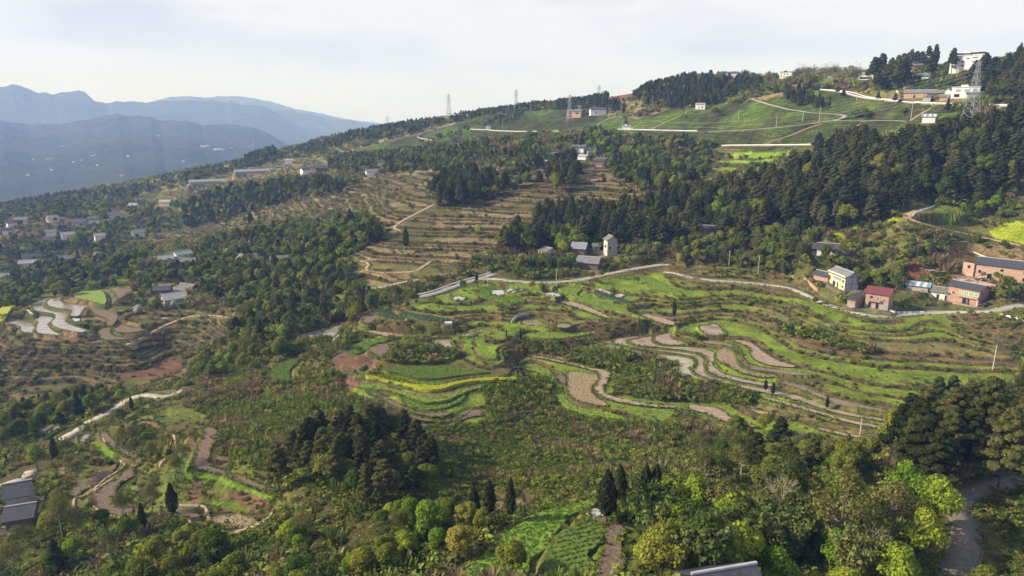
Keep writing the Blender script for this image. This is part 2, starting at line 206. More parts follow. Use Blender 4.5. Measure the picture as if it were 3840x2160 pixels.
# roads: (name, width, kind, polyline px)
ROADS = [
 ('road', 4.6, 'concrete', T(2,1,(-130,600),(-20,612),(60,640),(200,660),(400,680),(600,695),(760,705),(860,735),(940,775),(1010,810),(1100,850),(1220,885),(1360,915),(1500,930),(1700,930),(1900,918),(2100,905),(2300,885),(2450,870),(2600,850))),
 ('road', 4.4, 'concrete', T(1,1,(2500,550),(2380,555),(2250,570),(2120,600),(1980,625),(1860,650),(1720,675),(1600,688),(1480,680),(1330,665),(1180,655),(1090,655),(1030,655))),
 ('road', 4.8, 'concrete', T(1,1,(1150,618),(1090,640),(1000,668),(880,705),(780,740),(690,768),(600,790),(560,800))),
 ('road', 3.6, 'concrete', T(1,1,(1000,590),(930,600),(800,615),(700,632),(580,658),(450,682),(330,712),(200,728),(60,733))),
 ('road', 4.2, 'dirt', T(2,1,(1870,110),(1790,135),(1720,158),(1700,190),(1760,215),(1850,240),(1960,275),(2100,310),(2250,340),(2400,372),(2560,400))),
 ('road', 4.2, 'concrete', T(0,2,(1400,40),(1250,75),(1100,100),(960,145),(820,215),(700,280),(600,345),(500,405),(470,425))),
 ('road', 3.4, 'concrete', T(0,2,(240,650),(190,700),(100,735),(0,770),(-80,790))),
 ('road', 3.9, 'gravel', T(2,2,(2600,725),(2450,735),(2300,765),(2160,810),(2080,880),(2080,960),(2130,1050),(2140,1150),(2110,1260),(2080,1360),(2070,1470))),
 ('path', 2.4, 'dirt', T(0,1,(1740,943),(1600,937),(1450,940),(1350,965),(1250,1010),(1150,1060),(1040,1110),(960,1150))),
 ('path', 2.2, 'dirt', T(1,1,(790,52),(700,95),(600,145),(500,200),(430,245),(405,275),(460,292))),
 ('path', 2.4, 'dirt', T(1,1,(680,520),(620,565),(560,595),(440,605),(330,608),(240,605),(190,590),(210,545),(190,520),(150,520))),
 ('road', 4.2, 'concrete', T(2,0,(535,745),(620,780),(720,806),(820,828),(960,848))),
 ('road', 4.2, 'concrete', T(2,0,(960,850),(1060,853),(1160,858),(1230,868),(1215,885),(1150,903),(1000,925),(850,946),(650,970),(450,980),(200,993))),
 ('road', 4.0, 'concrete', T(2,0,(1150,908),(1300,916),(1450,908),(1600,905),(1715,915))),
 ('road', 6.5, 'concrete', T(2,0,(1050,680),(1150,685),(1250,700),(1310,725),(1400,742),(1550,762),(1700,778),(1850,785),(2000,788),(2140,790),(2300,795),(2500,805))),
 ('road', 5.5, 'concrete', T(2,0,(310,1103),(500,1100),(700,1098),(940,1098),(1100,1085),(1250,1080))),
 ('road', 5.0, 'concrete', T(1,0,(980,978),(1100,980),(1180,990),(1300,995),(1450,998),(1650,992))),
 ('road', 5.0, 'concrete', T(1,0,(2100,980),(2200,977),(2350,985),(2500,990),(2700,992))),
 ('road', 5.0, 'asphalt', T(1,0,(870,930),(760,960),(650,1000),(590,1030),(610,1052),(700,1060))),
 ('path', 3.0, 'concrete', T(1,0,(750,1285),(640,1292),(520,1305),(400,1322))),
 ('path', 3.0, 'concrete', T(0,1,(480,640),(520,675),(600,675),(700,655),(780,640),(950,615))),
 ('path', 2.5, 'concrete', T(0,1,(620,195),(660,185),(690,200),(700,210))),
 ('path', 1.5, 'dirt', T(2,0,(610,1088),(800,1020),(950,960),(1100,915))), ('path', 1.5, 'dirt', T(2,0,(1720,908),(1800,860),(1900,800))), ('path', 1.3, 'dirt', T(2,0,(1100,1070),(1200,1010),(1340,935))),
 ('path', 1.5, 'dirt', T(2,0,(560,740),(640,722),(750,705))), ('path', 1.5, 'dirt', T(1,0,(1930,945),(2010,900),(2110,852))), ('path', 1.5, 'dirt', T(1,0,(2340,980),(2450,920),(2576,860))),
 ('path', 1.6, 'dirt', P((1690,688),(1720,692),(1760,700))), ('path', 1.2, 'dirt', T(1,2,(0,1280),(60,1210),(180,1110),(300,1030),(470,950))),
 ('path', 1.0, 'dirt', T(0,2,(1680,1165),(1740,1130),(1880,1105),(1980,1050),(2060,960))),
 ('path', .8, 'dirt', Wl((765,310),(860,370),(1000,420),(1055,460),(1020,550),(930,660),(920,700))), ('path', .6, 'dirt', Wl((395,380),(420,460),(560,545),(680,580),(750,635),(650,720),(450,840),(300,950),(320,1050),(430,1135),(560,1155),(650,1120))), ('path', .6, 'dirt', Wl((560,640),(600,670),(540,740),(430,820),(260,940),(150,1000),(140,1050))), ('path', .6, 'dirt', Wl((850,1150),(1020,1145),(1150,1180),(1220,1230))),
 ('path', .7, 'dirt', Wl((1040,1045),(1280,1045),(1340,1090),(1370,1180),(1500,1240),(1650,1270),(1720,1275))),
 ('road', 3.5, 'concrete', T(0,1,(1205,700),(1240,725),(1300,750),(1330,740))),
]
# zones: polygon, terrace step, tread palette, riser colour, shrub density per m2
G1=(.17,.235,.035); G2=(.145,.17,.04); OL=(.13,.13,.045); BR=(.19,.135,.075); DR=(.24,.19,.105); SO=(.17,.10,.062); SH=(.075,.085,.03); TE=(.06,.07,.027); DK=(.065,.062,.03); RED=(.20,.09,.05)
ZONES = [
 (P((0,500),(400,480),(480,560),(400,620),(340,720),(0,770)), 0, [OL,BR,SH,G2,OL], DK, .010),
 (P((480,470),(600,430),(720,400),(830,395),(830,440),(700,450),(560,470),(400,520),(300,545),(150,540)), 2.6, [DR,OL,BR,DR], DK, .006),
 (P((390,600),(480,560),(640,520),(740,490),(870,470),(1000,430),(1100,430),(1280,440),(1380,400),(1520,400),(1620,470),(1640,500),(1450,520),(1330,560),(1240,640),(1140,660),(1150,690),(1100,690),(960,720),(900,700),(880,640),(960,590),(900,540),(700,560),(500,600),(390,620)), 1.6, [DR,OL,BR,OL,DR,(.16,.16,.05)], (.06,.05,.03), .012),
 (P((880,380),(1050,340),(1200,290),(1420,280),(1600,300),(1710,270),(1900,250),(2100,225),(2350,260),(2480,300),(2576,230),(2576,300),(2300,340),(2100,375),(1900,390),(1780,370),(1500,330),(1200,350),(900,390)), 0, ['tea'], DK, 0),
 (P((1740,380),(2040,372),(2010,400),(1900,430),(1780,450),(1700,470)), 1.7, [OL,G2,BR,OL,G2], DK, .02),
 (P((870,790),(980,770),(1090,740),(1230,700),(1500,712),(1620,690),(1700,660),(1760,640),(2000,690),(2100,760),(2250,790),(2576,770),(2576,960),(2400,980),(2300,1050),(2200,1115),(1900,1085),(1700,1035),(1640,1065),(1500,1055),(1400,1010),(1330,950),(1280,1000),(1210,1070),(1050,1070),(900,1000),(850,940),(680,960),(680,920),(880,880)), .95, [G1,G1,G2,G1,(.2,.18,.07),G1,OL,G1,BR,G1], (.105,.08,.045), .026),
 (P((0,790),(60,760),(330,725),(380,780),(620,760),(580,850),(480,900),(470,960),(300,985),(100,1020),(0,1030)), 1.55, [BR,OL,BR,OL,SO], DK, .03),
 (P((180,1090),(330,1020),(450,980),(560,1050),(690,1200),(690,1290),(560,1350),(400,1310),(200,1290),(160,1200)), 1.2, [OL,G2,OL,G2,BR], DK, .12),
 (P((560,1000),(760,930),(850,950),(900,1000),(1050,1070),(1210,1075),(1300,980),(1360,960),(1420,1030),(1640,1070),(1900,1090),(2250,1120),(2300,1180),(1700,1180),(1500,1240),(1300,1230),(1100,1200),(1000,1100),(700,1150),(560,1060)), 0, [SH,OL,(.09,.09,.03),SH,(.11,.085,.045)], SH, .5),
 (P((880,1449),(1150,1230),(1500,1210),(1650,1210),(1620,1449)), 0, [OL,G2,BR], DK, .06),
 (P((2060,192),(2180,190),(2190,205),(2060,218)), 0, [G2,G1], DK, 0),
 (P((2340,640),(2400,615),(2576,640),(2576,692),(2420,690),(2300,688),(2290,660)), 0, [RED,SO,BR], SO, .01),
 (P((1510,250),(1545,234),(1610,233),(1600,243),(1540,256)), 0, [RED], RED, 0),
 (P((2100,560),(2300,530),(2400,560),(2576,600),(2576,560),(2300,500),(2250,540)), 0, [G2,G1,OL], DK, .08),
 (P((1690,650),(1840,640),(2010,670),(2010,710),(1850,700),(1690,690)), 1.2, [G1,G2,OL], (.07,.07,.03), .05),
]
SCRUB = [P((545,1075),(700,1000),(860,1000),(760,1100),(700,1150),(690,1190),(600,1170),(560,1110)), P((440,985),(560,930),(700,955),(620,1030),(540,1060),(470,1010)), Wl((700,330),(860,350),(1000,430),(1040,470),(960,640),(840,640),(700,480)), U((0,200),(300,235),(650,300),(690,410),(900,455),(1350,560),(1250,650),(900,620),(400,600),(160,570),(190,400),(110,340),(0,335)), V_((1760,250),(2000,250),(2300,330),(2576,430),(2576,520),(2400,510),(2000,410),(1760,380)), V_((1340,700),(1680,640),(1880,700),(1950,830),(2300,970),(2000,1124),(1200,1124),(1360,950)), V_((560,250),(900,250),(1100,340),(1200,380),(1000,460),(600,470),(430,460),(500,330)), V_((740,150),(900,145),(1150,170),(1000,225),(760,230)), U((1550,0),(1900,80),(2300,200),(2300,240),(1900,150),(1500,30))]
# ---------------- houses: dicts read by the terrain (pads) and by the builder ----------------
HOUSES = []
def H(label, A, B=None, W=None, yaw=0, D=7, h=6, roof='gable', rh=1.8, wall='plaster', roofm='slate', **k):
    HOUSES.append(dict(label=label, A=A, B=B, W=W, yaw=yaw, D=D, h=h, roof=roof, rh=rh, wall=wall, roofm=roofm, **k))
def q(x0, y0, s, x, y): return (x0 + x / s, y0 + y / s)
a = lambda x, y: q(3050, 960, 4.025, x, y); b = lambda x, y: q(3300, 850, 4.767, x, y); c = lambda x, y: q(1980, 860, 4.954, x, y)
d = lambda x, y: q(480, 1000, 5.367, x, y); e = lambda x, y: q(2560, 200, 4.025, x, y); f = lambda x, y: q(3200, 180, 4.025, x, y); g = lambda x, y: q(2040, 540, 8.587, x, y)
t = lambda i, j, x, y: T(i, j, (x, y))[0]
H('yellow two-storey farmhouse with grey pitched roof and blue-tinted upper windows', a(218,412), a(468,520), D=6.2, h=5.7, wall='yellow', side='grey_plaster_shade', rh=2.0, roofm='grey_tile',  # right side wall: shade away from the sun is put into its grey colour
  win=[(.33,.76,.55,.8,'blueglass')], win2=[(.84,.93,.55,.72,'dark'),(.84,.93,.15,.3,'dark')], doors=[(.3,.45),(.55,.62)])
H('low dark-roofed outbuilding behind the yellow farmhouse', a(0,345), a(215,395), D=5, h=2.6, wall='brick', roofm='slate', rh=1.2)
H('brick two-storey farmhouse with maroon metal roof beside the road', a(770,765), a(1118,822), D=8.2, h=6.4, wall='brick', lower='block', rh=1.7, roofm='maroon',
  win=[(.2,.3,.6,.78,'dark'),(.48,.6,.58,.78,'glass'),(.74,.88,.52,.7,'redbrick')], doors=[(.15,.27),(.48,.6)], sidewin=[(.3,.5,.12,.3)])
H('small brick lean-to with dark sheet roof at the left end of the maroon-roofed house', a(503,775), a(620,798), D=8.5, h=3.9, wall='brick', lower='block', roof='shed', rh=.8, roofm='slate', sidewin=[(.3,.45,.3,.5)])
H('brick two-storey farmhouse with slate roof and a row of green-glazed windows', b(1195,1310), b(1745,1425), D=7.5, h=6.6, wall='brick', rh=1.5, roofm='slate',
  win=[(.36,.5,.56,.74,'greenglass'),(.52,.66,.56,.74,'greenglass'),(.68,.82,.56,.74,'greenglass'),(.84,.97,.56,.74,'greenglass'),(.12,.24,.45,.68,'redbrick')], doors=[(.5,.62),(.66,.72)], sidewin=[])
H('low whitewashed wing with sagging tile roof joined to the green-windowed house', b(900,1290), b(1195,1325), D=6, h=3.6, wall='white', roofm='oldtile', rh=1.3, doors=[(.35,.48),(.85,.95)])
H('low shed under blue and white sheet roofing between the two brick houses', b(470,1130), b(850,1180), D=5.5, h=2.6, wall='block', roof='gable', roofm='bluesheet', rh=.9)
H('long pale brick building under repair with dark slate roof on the red earth slope', b(1690,905), b(2700,1035), D=9, h=6.2, wall='pinkbrick', rh=2.0, roofm='slate',
  win=[(.05,.1,.36,.55,'dark'),(.44,.49,.62,.78,'dark'),(.44,.49,.2,.4,'dark'),(.84,.89,.62,.8,'dark'),(.84,.89,.15,.35,'dark')], doors=[(.22,.3),(.62,.69)])
H('roofless brick end bay of the long building under repair', b(1460,855), b(1655,895), D=8, h=5.6, wall='pinkbrick', roof='none', rh=1.5, win=[(.42,.68,.6,.8,'dark')])
H('low white-walled house with long dark roof ridge among the trees', t(2,1,1010,478), t(2,1,1170,490), D=8, h=3.4, wall='white', roofm='slate', rh=2.0, doors=[(.3,.38)])
H('dark timber barn in shade left of the long white-walled house', t(2,1,850,462), t(2,1,1000,470), D=6, h=3, wall='wood', roofm='slate', rh=1.6)
H('dark roofed house half hidden in the forest left of the bamboo', t(2,1,120,318), t(2,1,250,325), D=6, h=3, wall='wood', roofm='slate', rh=1.6)
H('tall narrow three-storey concrete house with tiled roof at the forest edge', c(1470,500), CB=c(1652,490), W=5.2, h=9.0, wall='plaster', side='block', roofm='oldtile', rh=1.7, win=[(.3,.7,.5,.62,'dark')], sidewin=[(.12,.36,.44,.56)])
H('small block shed left of the tall concrete house', c(1210,395), c(1330,395), D=4, h=2.6, wall='block', roofm='oldtile', rh=1, doors=[(.4,.55)])
H('farmhouse with blue-striped sheet roof behind the bamboo grove', c(800,505), c(1045,520), yaw=0, D=9, h=4.8, wall='wood', roofm='stripes', rh=2.3)
H('long low dark timber house with grey tile roof beside the road', c(900,730), c(1290,760), D=9, h=3.6, wall='wood', roofm='grey_tile', rh=2.2, doors=[(.2,.3),(.55,.62)])
H('white gabled wing peeping out left of the bamboo grove', c(190,500), c(330,530), D=9, h=3.4, wall='white', roofm='oldtile', rh=1.5)
H('grey tiled farmhouse with stone walls beside the blossoming trees', d(760,830), d(1210,760), D=11, h=4.8, wall='block', roofm='lighttile', rh=2.6, doors=[(.85,.93)], win=[(.3,.4,.4,.65,'dark')])
H('smaller grey roofed barn behind the tiled farmhouse on its left', d(500,590), d(840,570), D=10, h=3.5, wall='wood', roofm='slate', rh=1.6)
H('dark tiled barn with crossing gable behind the tiled farmhouse on its right', d(960,560), d(1230,590), D=10, h=3.5, wall='wood', roofm='oldtile', rh=2.6)
H('dark metal roofed house by the road at the lower left corner', (30,1935), (118,1918), D=6, h=5.2, wall='block', roofm='slate', rh=2.0)
H('lower wing with dark metal roof in front of the lower left house', (25,1995), (125,1978), D=6, h=3.2, wall='wood', roofm='slate', rh=1.6)
H('dark slate roof of a house at the bottom edge among the trees', (2665,2405), (2870,2365), D=7, h=3.2, wall='wood', roofm='slate', rh=2.2)
# houses on the ridge and in the distance: pixel of the middle of the base, width in metres
def HF(label, px, W, **k): H(label, px, None, W=W, **k)
HF('white two-storey house with maroon roof edge standing alone on the tea slope', e(262,845), 9.5, yaw=-8, D=7, h=6.4, wall='white', roofm='maroon', roof='flat', far=1, win=[(.08,.92,.62,.8,'glass'),(.3,.42,.1,.35,'dark'),(.6,.8,.2,.4,'dark')])
HF('white three-storey house with dark flat roof on the hilltop by the bright green meadow', e(1545,412), 12.5, yaw=-8, D=9, h=9.2, wall='white', roofm='slate', roof='flat', far=1, win=[(.1,.22,.7,.82,'dark'),(.35,.47,.7,.82,'dark'),(.6,.72,.7,.82,'dark'),(.1,.22,.4,.52,'dark'),(.35,.47,.4,.52,'dark'),(.6,.72,.4,.52,'dark'),(.25,.6,.05,.22,'dark')])
HF('pale hilltop house with dark roof behind the forest crest', e(735,372), 13, yaw=0, D=8, h=5.5, wall='white', roofm='slate', rh=1.4, far=1)
HF('pale hilltop house mostly hidden behind the forest, leftmost on the crest', e(205,345), 9, yaw=0, D=7, h=5, wall='cream', roofm='oldtile', rh=1.2, far=1)
HF('white house with maroon roof and green windows behind dark trees on the ridge', f(180,480), 12, yaw=-5, D=8, h=7, wall='white', roofm='maroon', rh=1.4, far=1, win=[(.1,.4,.55,.75,'greenglass'),(.5,.9,.55,.75,'greenglass'),(.1,.9,.1,.35,'dark')])
HF('white house with stepped parapet among the tall ridge pines', f(770,408), 11, yaw=-5, D=8, h=7, wall='white', roof='flat', roofm='white', far=1, win=[(.1,.9,.3,.5,'dark')])
HF('dark brick house behind the stepped white house', f(960,380), 7, yaw=0, D=8, h=6.5, wall='redbrick', rh=1.3, far=1)
HF('brick veranda house below the stepped white house', f(790,510), 10, yaw=-5, D=7, h=6, wall='brick', roof='flat', roofm='block', far=1, win=[(.1,.9,.5,.75,'dark')])
HF('white gabled house with grey roof right of the brick veranda house', f(1000,505), 14, yaw=8, D=8, h=4.5, wall='white', roofm='grey_tile', rh=1.8, far=1)
HF('white four-storey apartment house with dark canopy roof on the ridge', f(1670,380), 21, yaw=-12, D=12, h=13, wall='white', roof='canopy', roofm='slate', far=1, side='block', win=[(.04,.22,.58,.7,'glass'),(.7,.88,.58,.7,'glass'),(.04,.22,.36,.48,'glass'),(.7,.88,.36,.48,'glass'),(.04,.22,.82,.92,'glass'),(.7,.88,.82,.92,'glass'),(.36,.46,.62,.7,'dark'),(.52,.6,.8,.88,'dark'),(.36,.46,.4,.48,'dark')])
HF('yellowish mud-brick farmhouse with dark tile roof above the upper road', f(1000,755), 21, yaw=-3, D=8, h=4, wall='earth', roofm='grey_tile', rh=2, far=1, doors=[(.3,.36)])
HF('dark timber house right of the mud-brick farmhouse', f(1270,760), 13, yaw=0, D=8, h=3.8, wall='wood', roofm='oldtile', rh=1.8, far=1)
HF('small pale shed beside the upper road', f(1100,820), 5, yaw=-15, D=4, h=4, wall='block', roofm='oldtile', roof='shed', rh=.8, far=1)
HF('small earth-walled shed left of the white roadside house', f(1440,800), 11, yaw=0, D=6, h=3, wall='earth', roofm='oldtile', rh=1.3, far=1)
HF('white two-storey roadside house with blue-tinted windows behind the big pylon', f(1680,760), 16, yaw=-4, D=9, h=7.2, wall='white', roof='flat', roofm='white', far=1, win=[(.15,.32,.58,.82,'blueglass'),(.45,.62,.58,.82,'blueglass'),(.75,.92,.58,.82,'blueglass'),(.1,.3,.12,.4,'dark')])
HF('white gabled annex left of the blue-windowed roadside house', f(1530,745), 6, yaw=30, D=7, h=4.5, wall='white', roofm='slate', rh=1.3, far=1)
HF('dark sheet-roofed shed right of the blue-windowed roadside house', f(1870,755), 12, yaw=0, D=6, h=2.8, wall='block', roofm='slate', rh=1, far=1)
HF('peach coloured two-storey house with roof terrace beside the middle pylon', t(1,0,1755,888), 17, yaw=-8, D=10, h=8, wall='peach', roofm='grey_tile', rh=1.5, far=1, win=[(.1,.35,.55,.75,'dark'),(.6,.85,.55,.75,'dark'),(.1,.35,.1,.35,'dark')])
HF('cream upper house behind the peach coloured house', t(1,0,1805,845), 15, yaw=0, D=9, h=8, wall='cream', roofm='slate', roof='flat', rh=1, far=1, win=[(.1,.3,.5,.8,'dark'),(.5,.8,.5,.8,'dark')])
HF('white house with black gable roof right of the peach coloured house', t(1,0,1940,872), 19, yaw=10, D=11, h=7, wall='white', roofm='slate', rh=2.6, far=1, win=[(.3,.4,.4,.6,'dark')])
HF('orange walled house with dark roof in the mid-slope hamlet', g(360,500), 9, yaw=-20, D=9, h=4, wall='peach', roofm='slate', rh=2, far=1, doors=[(.5,.6)])
HF('white two-storey hamlet house with grey gable and dark roof', g(1050,320), 14, yaw=-30, D=9, h=5.6, wall='white', side='grey_plaster_shade', roofm='slate', rh=2, far=1, win=[(.1,.3,.6,.8,'dark'),(.5,.7,.6,.8,'dark')])
HF('small white hamlet house with dark roof, right of the two-storey one', g(1540,370), 7.5, yaw=5, D=7, h=4.4, wall='white', roofm='slate', rh=2.2, far=1, doors=[(.55,.68)])
HF('low hamlet shed with pale blue roof below the white houses', g(1210,500), 8, yaw=-30, D=7, h=3, wall='white', roofm='bluesheet', rh=1, far=1)
HF('timber hamlet barn with dark gable roof and white gutter', g(1760,665), 11, yaw=-25, D=9, h=3.4, wall='wood', roofm='slate', rh=2, far=1)
HF('long pale livestock shed with grey roof, upper of the two on the left slope', t(0,0,1905,1308), 50, yaw=6, D=11, h=3.4, wall='block', roofm='lighttile', rh=2.5, far=1)
HF('long pale livestock shed with grey roof, lower of the two on the left slope', t(0,0,1575,1385), 52, yaw=6, D=11, h=3.4, wall='block', roofm='lighttile', rh=2.5, far=1)
HF('white cottage on the skyline spur above the livestock sheds', t(0,0,2180,1240), 11, yaw=0, D=9, h=7, wall='white', roofm='white', roof='flat', far=1)
HF('white walled farmhouse with black roof above the dark tree belt', t(0,0,2330,1325), 14, yaw=20, D=10, h=7, wall='white', roofm='slate', rh=2.6, far=1)
HF('white farmhouse with maroon gable beside the black roofed one', t(0,0,2385,1315), 14, yaw=-10, D=10, h=7.5, wall='peach', roofm='slate', rh=2.6, far=1)
HF('dark roofed farmhouse right of the maroon gabled one', t(0,0,2430,1310), 14, yaw=-10, D=10, h=7, wall='wood', roofm='slate', rh=2.6, far=1)
HF('white farmhouse by the bend left of the dark central wood', t(1,0,250,1325), 15, yaw=10, D=9, h=4, wall='white', roofm='grey_tile', rh=2.2, far=1)
HF('small white house behind the farmhouse by the bend', t(1,0,195,1300), 10, yaw=10, D=8, h=4, wall='white', roofm='slate', rh=2, far=1)
HF('cream house tower beside the farmhouse by the bend', t(1,0,300,1290), 7, yaw=0, D=7, h=9, wall='cream', roofm='slate', rh=1.6, far=1)
HF('low white roadside hut at the start of the upper road', t(1,0,1108,980), 7, yaw=0, D=5, h=4, wall='white', roofm='white', roof='flat', far=1)
HF('low white hut beside the road below the lone fir', t(1,0,2150,978), 9, yaw=0, D=5, h=4, wall='white', roofm='white', roof='flat', far=1)
HF('long white shed under the far pylon', t(1,0,860,895), 42, yaw=0, D=10, h=5, wall='white', roofm='white', rh=1.5, far=1)
HF('blue-grey roofed hut at the upper edge of the pine forest', f(1130,1130), 7, yaw=0, D=6, h=4, wall='white', roofm='bluesheet', rh=1.2, far=1)
# valley houses
VH = [(100,262,'white','white farmhouse at the upper left edge of the wooded valley'),(160,245,'cream','cream farmhouse just right of the white one at the upper left edge'),(410,225,'white','white farmhouse alone above the middle of the left valley'),(590,255,'block','grey farmhouse left of the pale bend of the valley lane'),
(390,340,'cream','cream farmhouse at the centre of the left valley cluster'),(520,355,'white','bright white farmhouse beside the light green tree in the left valley'),(370,390,'cream','low cream farmhouse below the centre of the valley cluster'),(870,205,'cream','long cream farmhouse below the brown slope in the left valley'),(1000,130,'white','white gabled farmhouse highest up in the left valley'),
(230,525,'white','white farmhouse with garden trees in the lower left valley'),(510,545,'brick','brick farmhouse with brown roof in the lower left valley'),(210,575,'cream','small cream farmhouse beneath the white one with garden trees'),(20,610,'wood','dark timber house at the left picture edge above the lane'),(10,690,'wood','second dark house at the left picture edge beneath the lane'),
(1260,555,'cream','cream gabled farmhouse at the left of the hamlet in the dark woods'),(1340,575,'wood','dark timber farmhouse in the middle of the hamlet in the dark woods'),(1420,585,'wood','dark barn at the right end of the hamlet in the dark woods'),(1400,515,'white','small white wing behind the hamlet in the dark woods'),(1955,545,'white','white gabled cottage right of the blossoming tree in the woods'),(2130,575,'white','low farmhouse deep in the woods right of the white cottage'),
(760,365,'white','tiny white hut under the largest pale green tree'),(700,240,'white','white hut at the end of the curved valley lane'),(1070,90,'block','pale grey terrace house on the slope above the valley'),(1240,105,'cream','cream house behind the broad pale green tree'),(60,320,'white','white hut near the left edge of the valley'),(1050,340,'white','white shed below the left tip of the brown terraces')]
for k, (x, y, m, lb) in enumerate(VH):
    HF(lb, T(0,1,(x,y))[0], [11,14,12,16][k % 4] * .85, yaw=[8,-12,25,-30,0][k % 5], D=8, h=[4.2,5.5,5][k % 3], wall=m, roofm=['slate','grey_tile','lighttile'][k % 3], rh=2.2, far=1)
# ---------------- base surface: thin plate spline over (azimuth, ln range) ----------------
NA, NR = 1180, 1400
AZ = np.linspace(R(-47), R(47), NA); RR = np.exp(np.linspace(math.log(46), math.log(2000), NR))
def solve(extra):
    pts = []
    for x, y, v in CTRL:
        az, tn = ray(x, y)
        if v < 0: r, z = v / tn, v
        else: r, z = v, v * tn
        pts.append((az, r, z, 1))
    pts += [(R(a_), r, z, 1) for a_, r, z in ANCH] + extra
    p = np.array(pts, float); u = p[:, 0] * 1.3; v = np.log(p[:, 1]); n = len(p)
    d2 = (u[:, None] - u) ** 2 + (v[:, None] - v) ** 2
    K = np.where(d2 > 0, .5 * d2 * np.log(d2 + 1e-12), 0) + np.eye(n) * 4e-4
    Pm = np.c_[np.ones(n), u, v]; A = np.block([[K, Pm], [Pm.T, np.zeros((3, 3))]])
    s = np.linalg.solve(A, np.r_[p[:, 2], 0, 0, 0])
    ga = AZ[::6] if (NA - 1) % 6 == 0 else np.linspace(AZ[0], AZ[-1], NA // 6); gr = np.linspace(math.log(46), math.log(2000), NR // 6)
    U, V = np.meshgrid(ga * 1.3, gr, indexing='ij'); out = s[n] + s[n + 1] * U + s[n + 2] * V
    for k in range(n):
        dd = (U - u[k]) ** 2 + (V - v[k]) ** 2; out += s[k] * .5 * dd * np.log(dd + 1e-12)
    fi = (AZ - ga[0]) / (ga[1] - ga[0]); fi = np.clip(fi, 0, len(ga) - 1.0001); i0 = fi.astype(int); f_ = (fi - i0)[:, None]
    tmp = out[i0] * (1 - f_) + out[i0 + 1] * f_
    fj = (np.log(RR) - gr[0]) / (gr[1] - gr[0]); fj = np.clip(fj, 0, len(gr) - 1.0001); j0 = fj.astype(int); g_ = (fj - j0)[None]
    return tmp[:, j0] * (1 - g_) + tmp[:, j0 + 1] * g_
GX = np.sin(AZ)[:, None] * RR[None]; GY = np.cos(AZ)[:, None] * RR[None]
def hit(px, py, S, jit=0):
    """first ground point on the ray through a pixel"""
    az, tn = ray(px, py); az = float(az); tn = float(tn)
    fi = (az - AZ[0]) / (AZ[1] - AZ[0]); i0 = int(np.clip(fi, 0, NA - 2)); f_ = min(max(fi - i0, 0), 1)
    col = S[i0] * (1 - f_) + S[i0 + 1] * f_; g_ = col - RR * tn; k = np.nonzero(g_[60:] >= 0)[0]
    if len(k) == 0: j = int(np.argmax(g_ / RR)); r = RR[j]; return np.array([math.sin(az) * r, math.cos(az) * r, col[j]])
    j = max(k[0] + 60, 1); s_ = g_[j - 1] / (g_[j - 1] - g_[j]) if g_[j] != g_[j - 1] else 0; s_ = min(max(s_, 0), 1)
    r = RR[j - 1] + (RR[j] - RR[j - 1]) * s_; return np.array([math.sin(az) * r, math.cos(az) * r, r * tn])
def onplane(px, py, z):
    az, tn = ray(px, py); r = z / float(tn); return np.array([math.sin(az) * r, math.cos(az) * r, z])
def samp(S, x, y):
    x = np.asarray(x, float); y = np.asarray(y, float)
    a_ = np.arctan2(x, y); r = np.hypot(x, y); fi = np.clip((a_ - AZ[0]) / (AZ[1] - AZ[0]), 0, NA - 1.001); fj = np.clip((np.log(r) - math.log(46)) / (math.log(2000) - math.log(46)) * (NR - 1), 0, NR - 1.001)
    i = fi.astype(int); j = fj.astype(int); u = fi - i; v = fj - j
    return (S[i, j] * (1 - u) + S[i + 1, j] * u) * (1 - v) + (S[i, j + 1] * (1 - u) + S[i + 1, j + 1] * u) * v
S = solve([])
extra = []; FL = []
PAINT = []
for kind, z, poly in FIELDS:
    if kind == 'paint': PAINT.append((z or (.30, .36, .03), poly)); continue
    sm = smooth(poly, True, None, 3) if kind != 'plastic' else np.array(poly, float)
    if z is None:
        hs = [hit(x, y, S)[2] for x, y in poly]; z = float(np.median(hs))
    w3 = [onplane(x, y, z) for x, y in sm]
    FL.append((kind, z, np.array(w3)))
    for p_ in w3[::3]: extra.append((math.atan2(p_[0], p_[1]), math.hypot(p_[0], p_[1]), z, 0))
S = solve(extra)
# house pads
for h_ in HOUSES:
    px, py = h_['A']; A3 = hit(px, py, S); z0 = A3[2]; h_['z'] = z0
    if 'CB' in h_:
        C3 = onplane(h_['CB'][0], h_['CB'][1], z0); dx, dy = C3[0] - A3[0], C3[1] - A3[1]; h_['D'] = math.hypot(dx, dy); an = math.atan2(dy, dx) - math.pi / 2
        h_['ang'] = an; h_['o'] = A3 - np.array([math.cos(an), math.sin(an), 0]) * h_['W']
    elif h_['B'] is not None:
        B3 = onplane(h_['B'][0], h_['B'][1], z0); dx, dy = B3[0] - A3[0], B3[1] - A3[1]
        h_['W'] = math.hypot(dx, dy); h_['ang'] = math.atan2(dy, dx); h_['o'] = A3
    else:
        an = R(h_['yaw']) - math.atan2(A3[0], A3[1]); h_['ang'] = an
        h_['o'] = A3 - np.array([math.cos(an), math.sin(an), 0]) * h_['W'] / 2
    ca, sa = math.cos(h_['ang']), math.sin(h_['ang']); o = h_['o']; m = 1.5
    h_['foot'] = np.array([[o[0] + ca * x - sa * y, o[1] + sa * x + ca * y] for x, y in ((-m, -m - 1.5), (h_['W'] + m, -m - 1.5), (h_['W'] + m, h_['D'] + m), (-m, h_['D'] + m))])
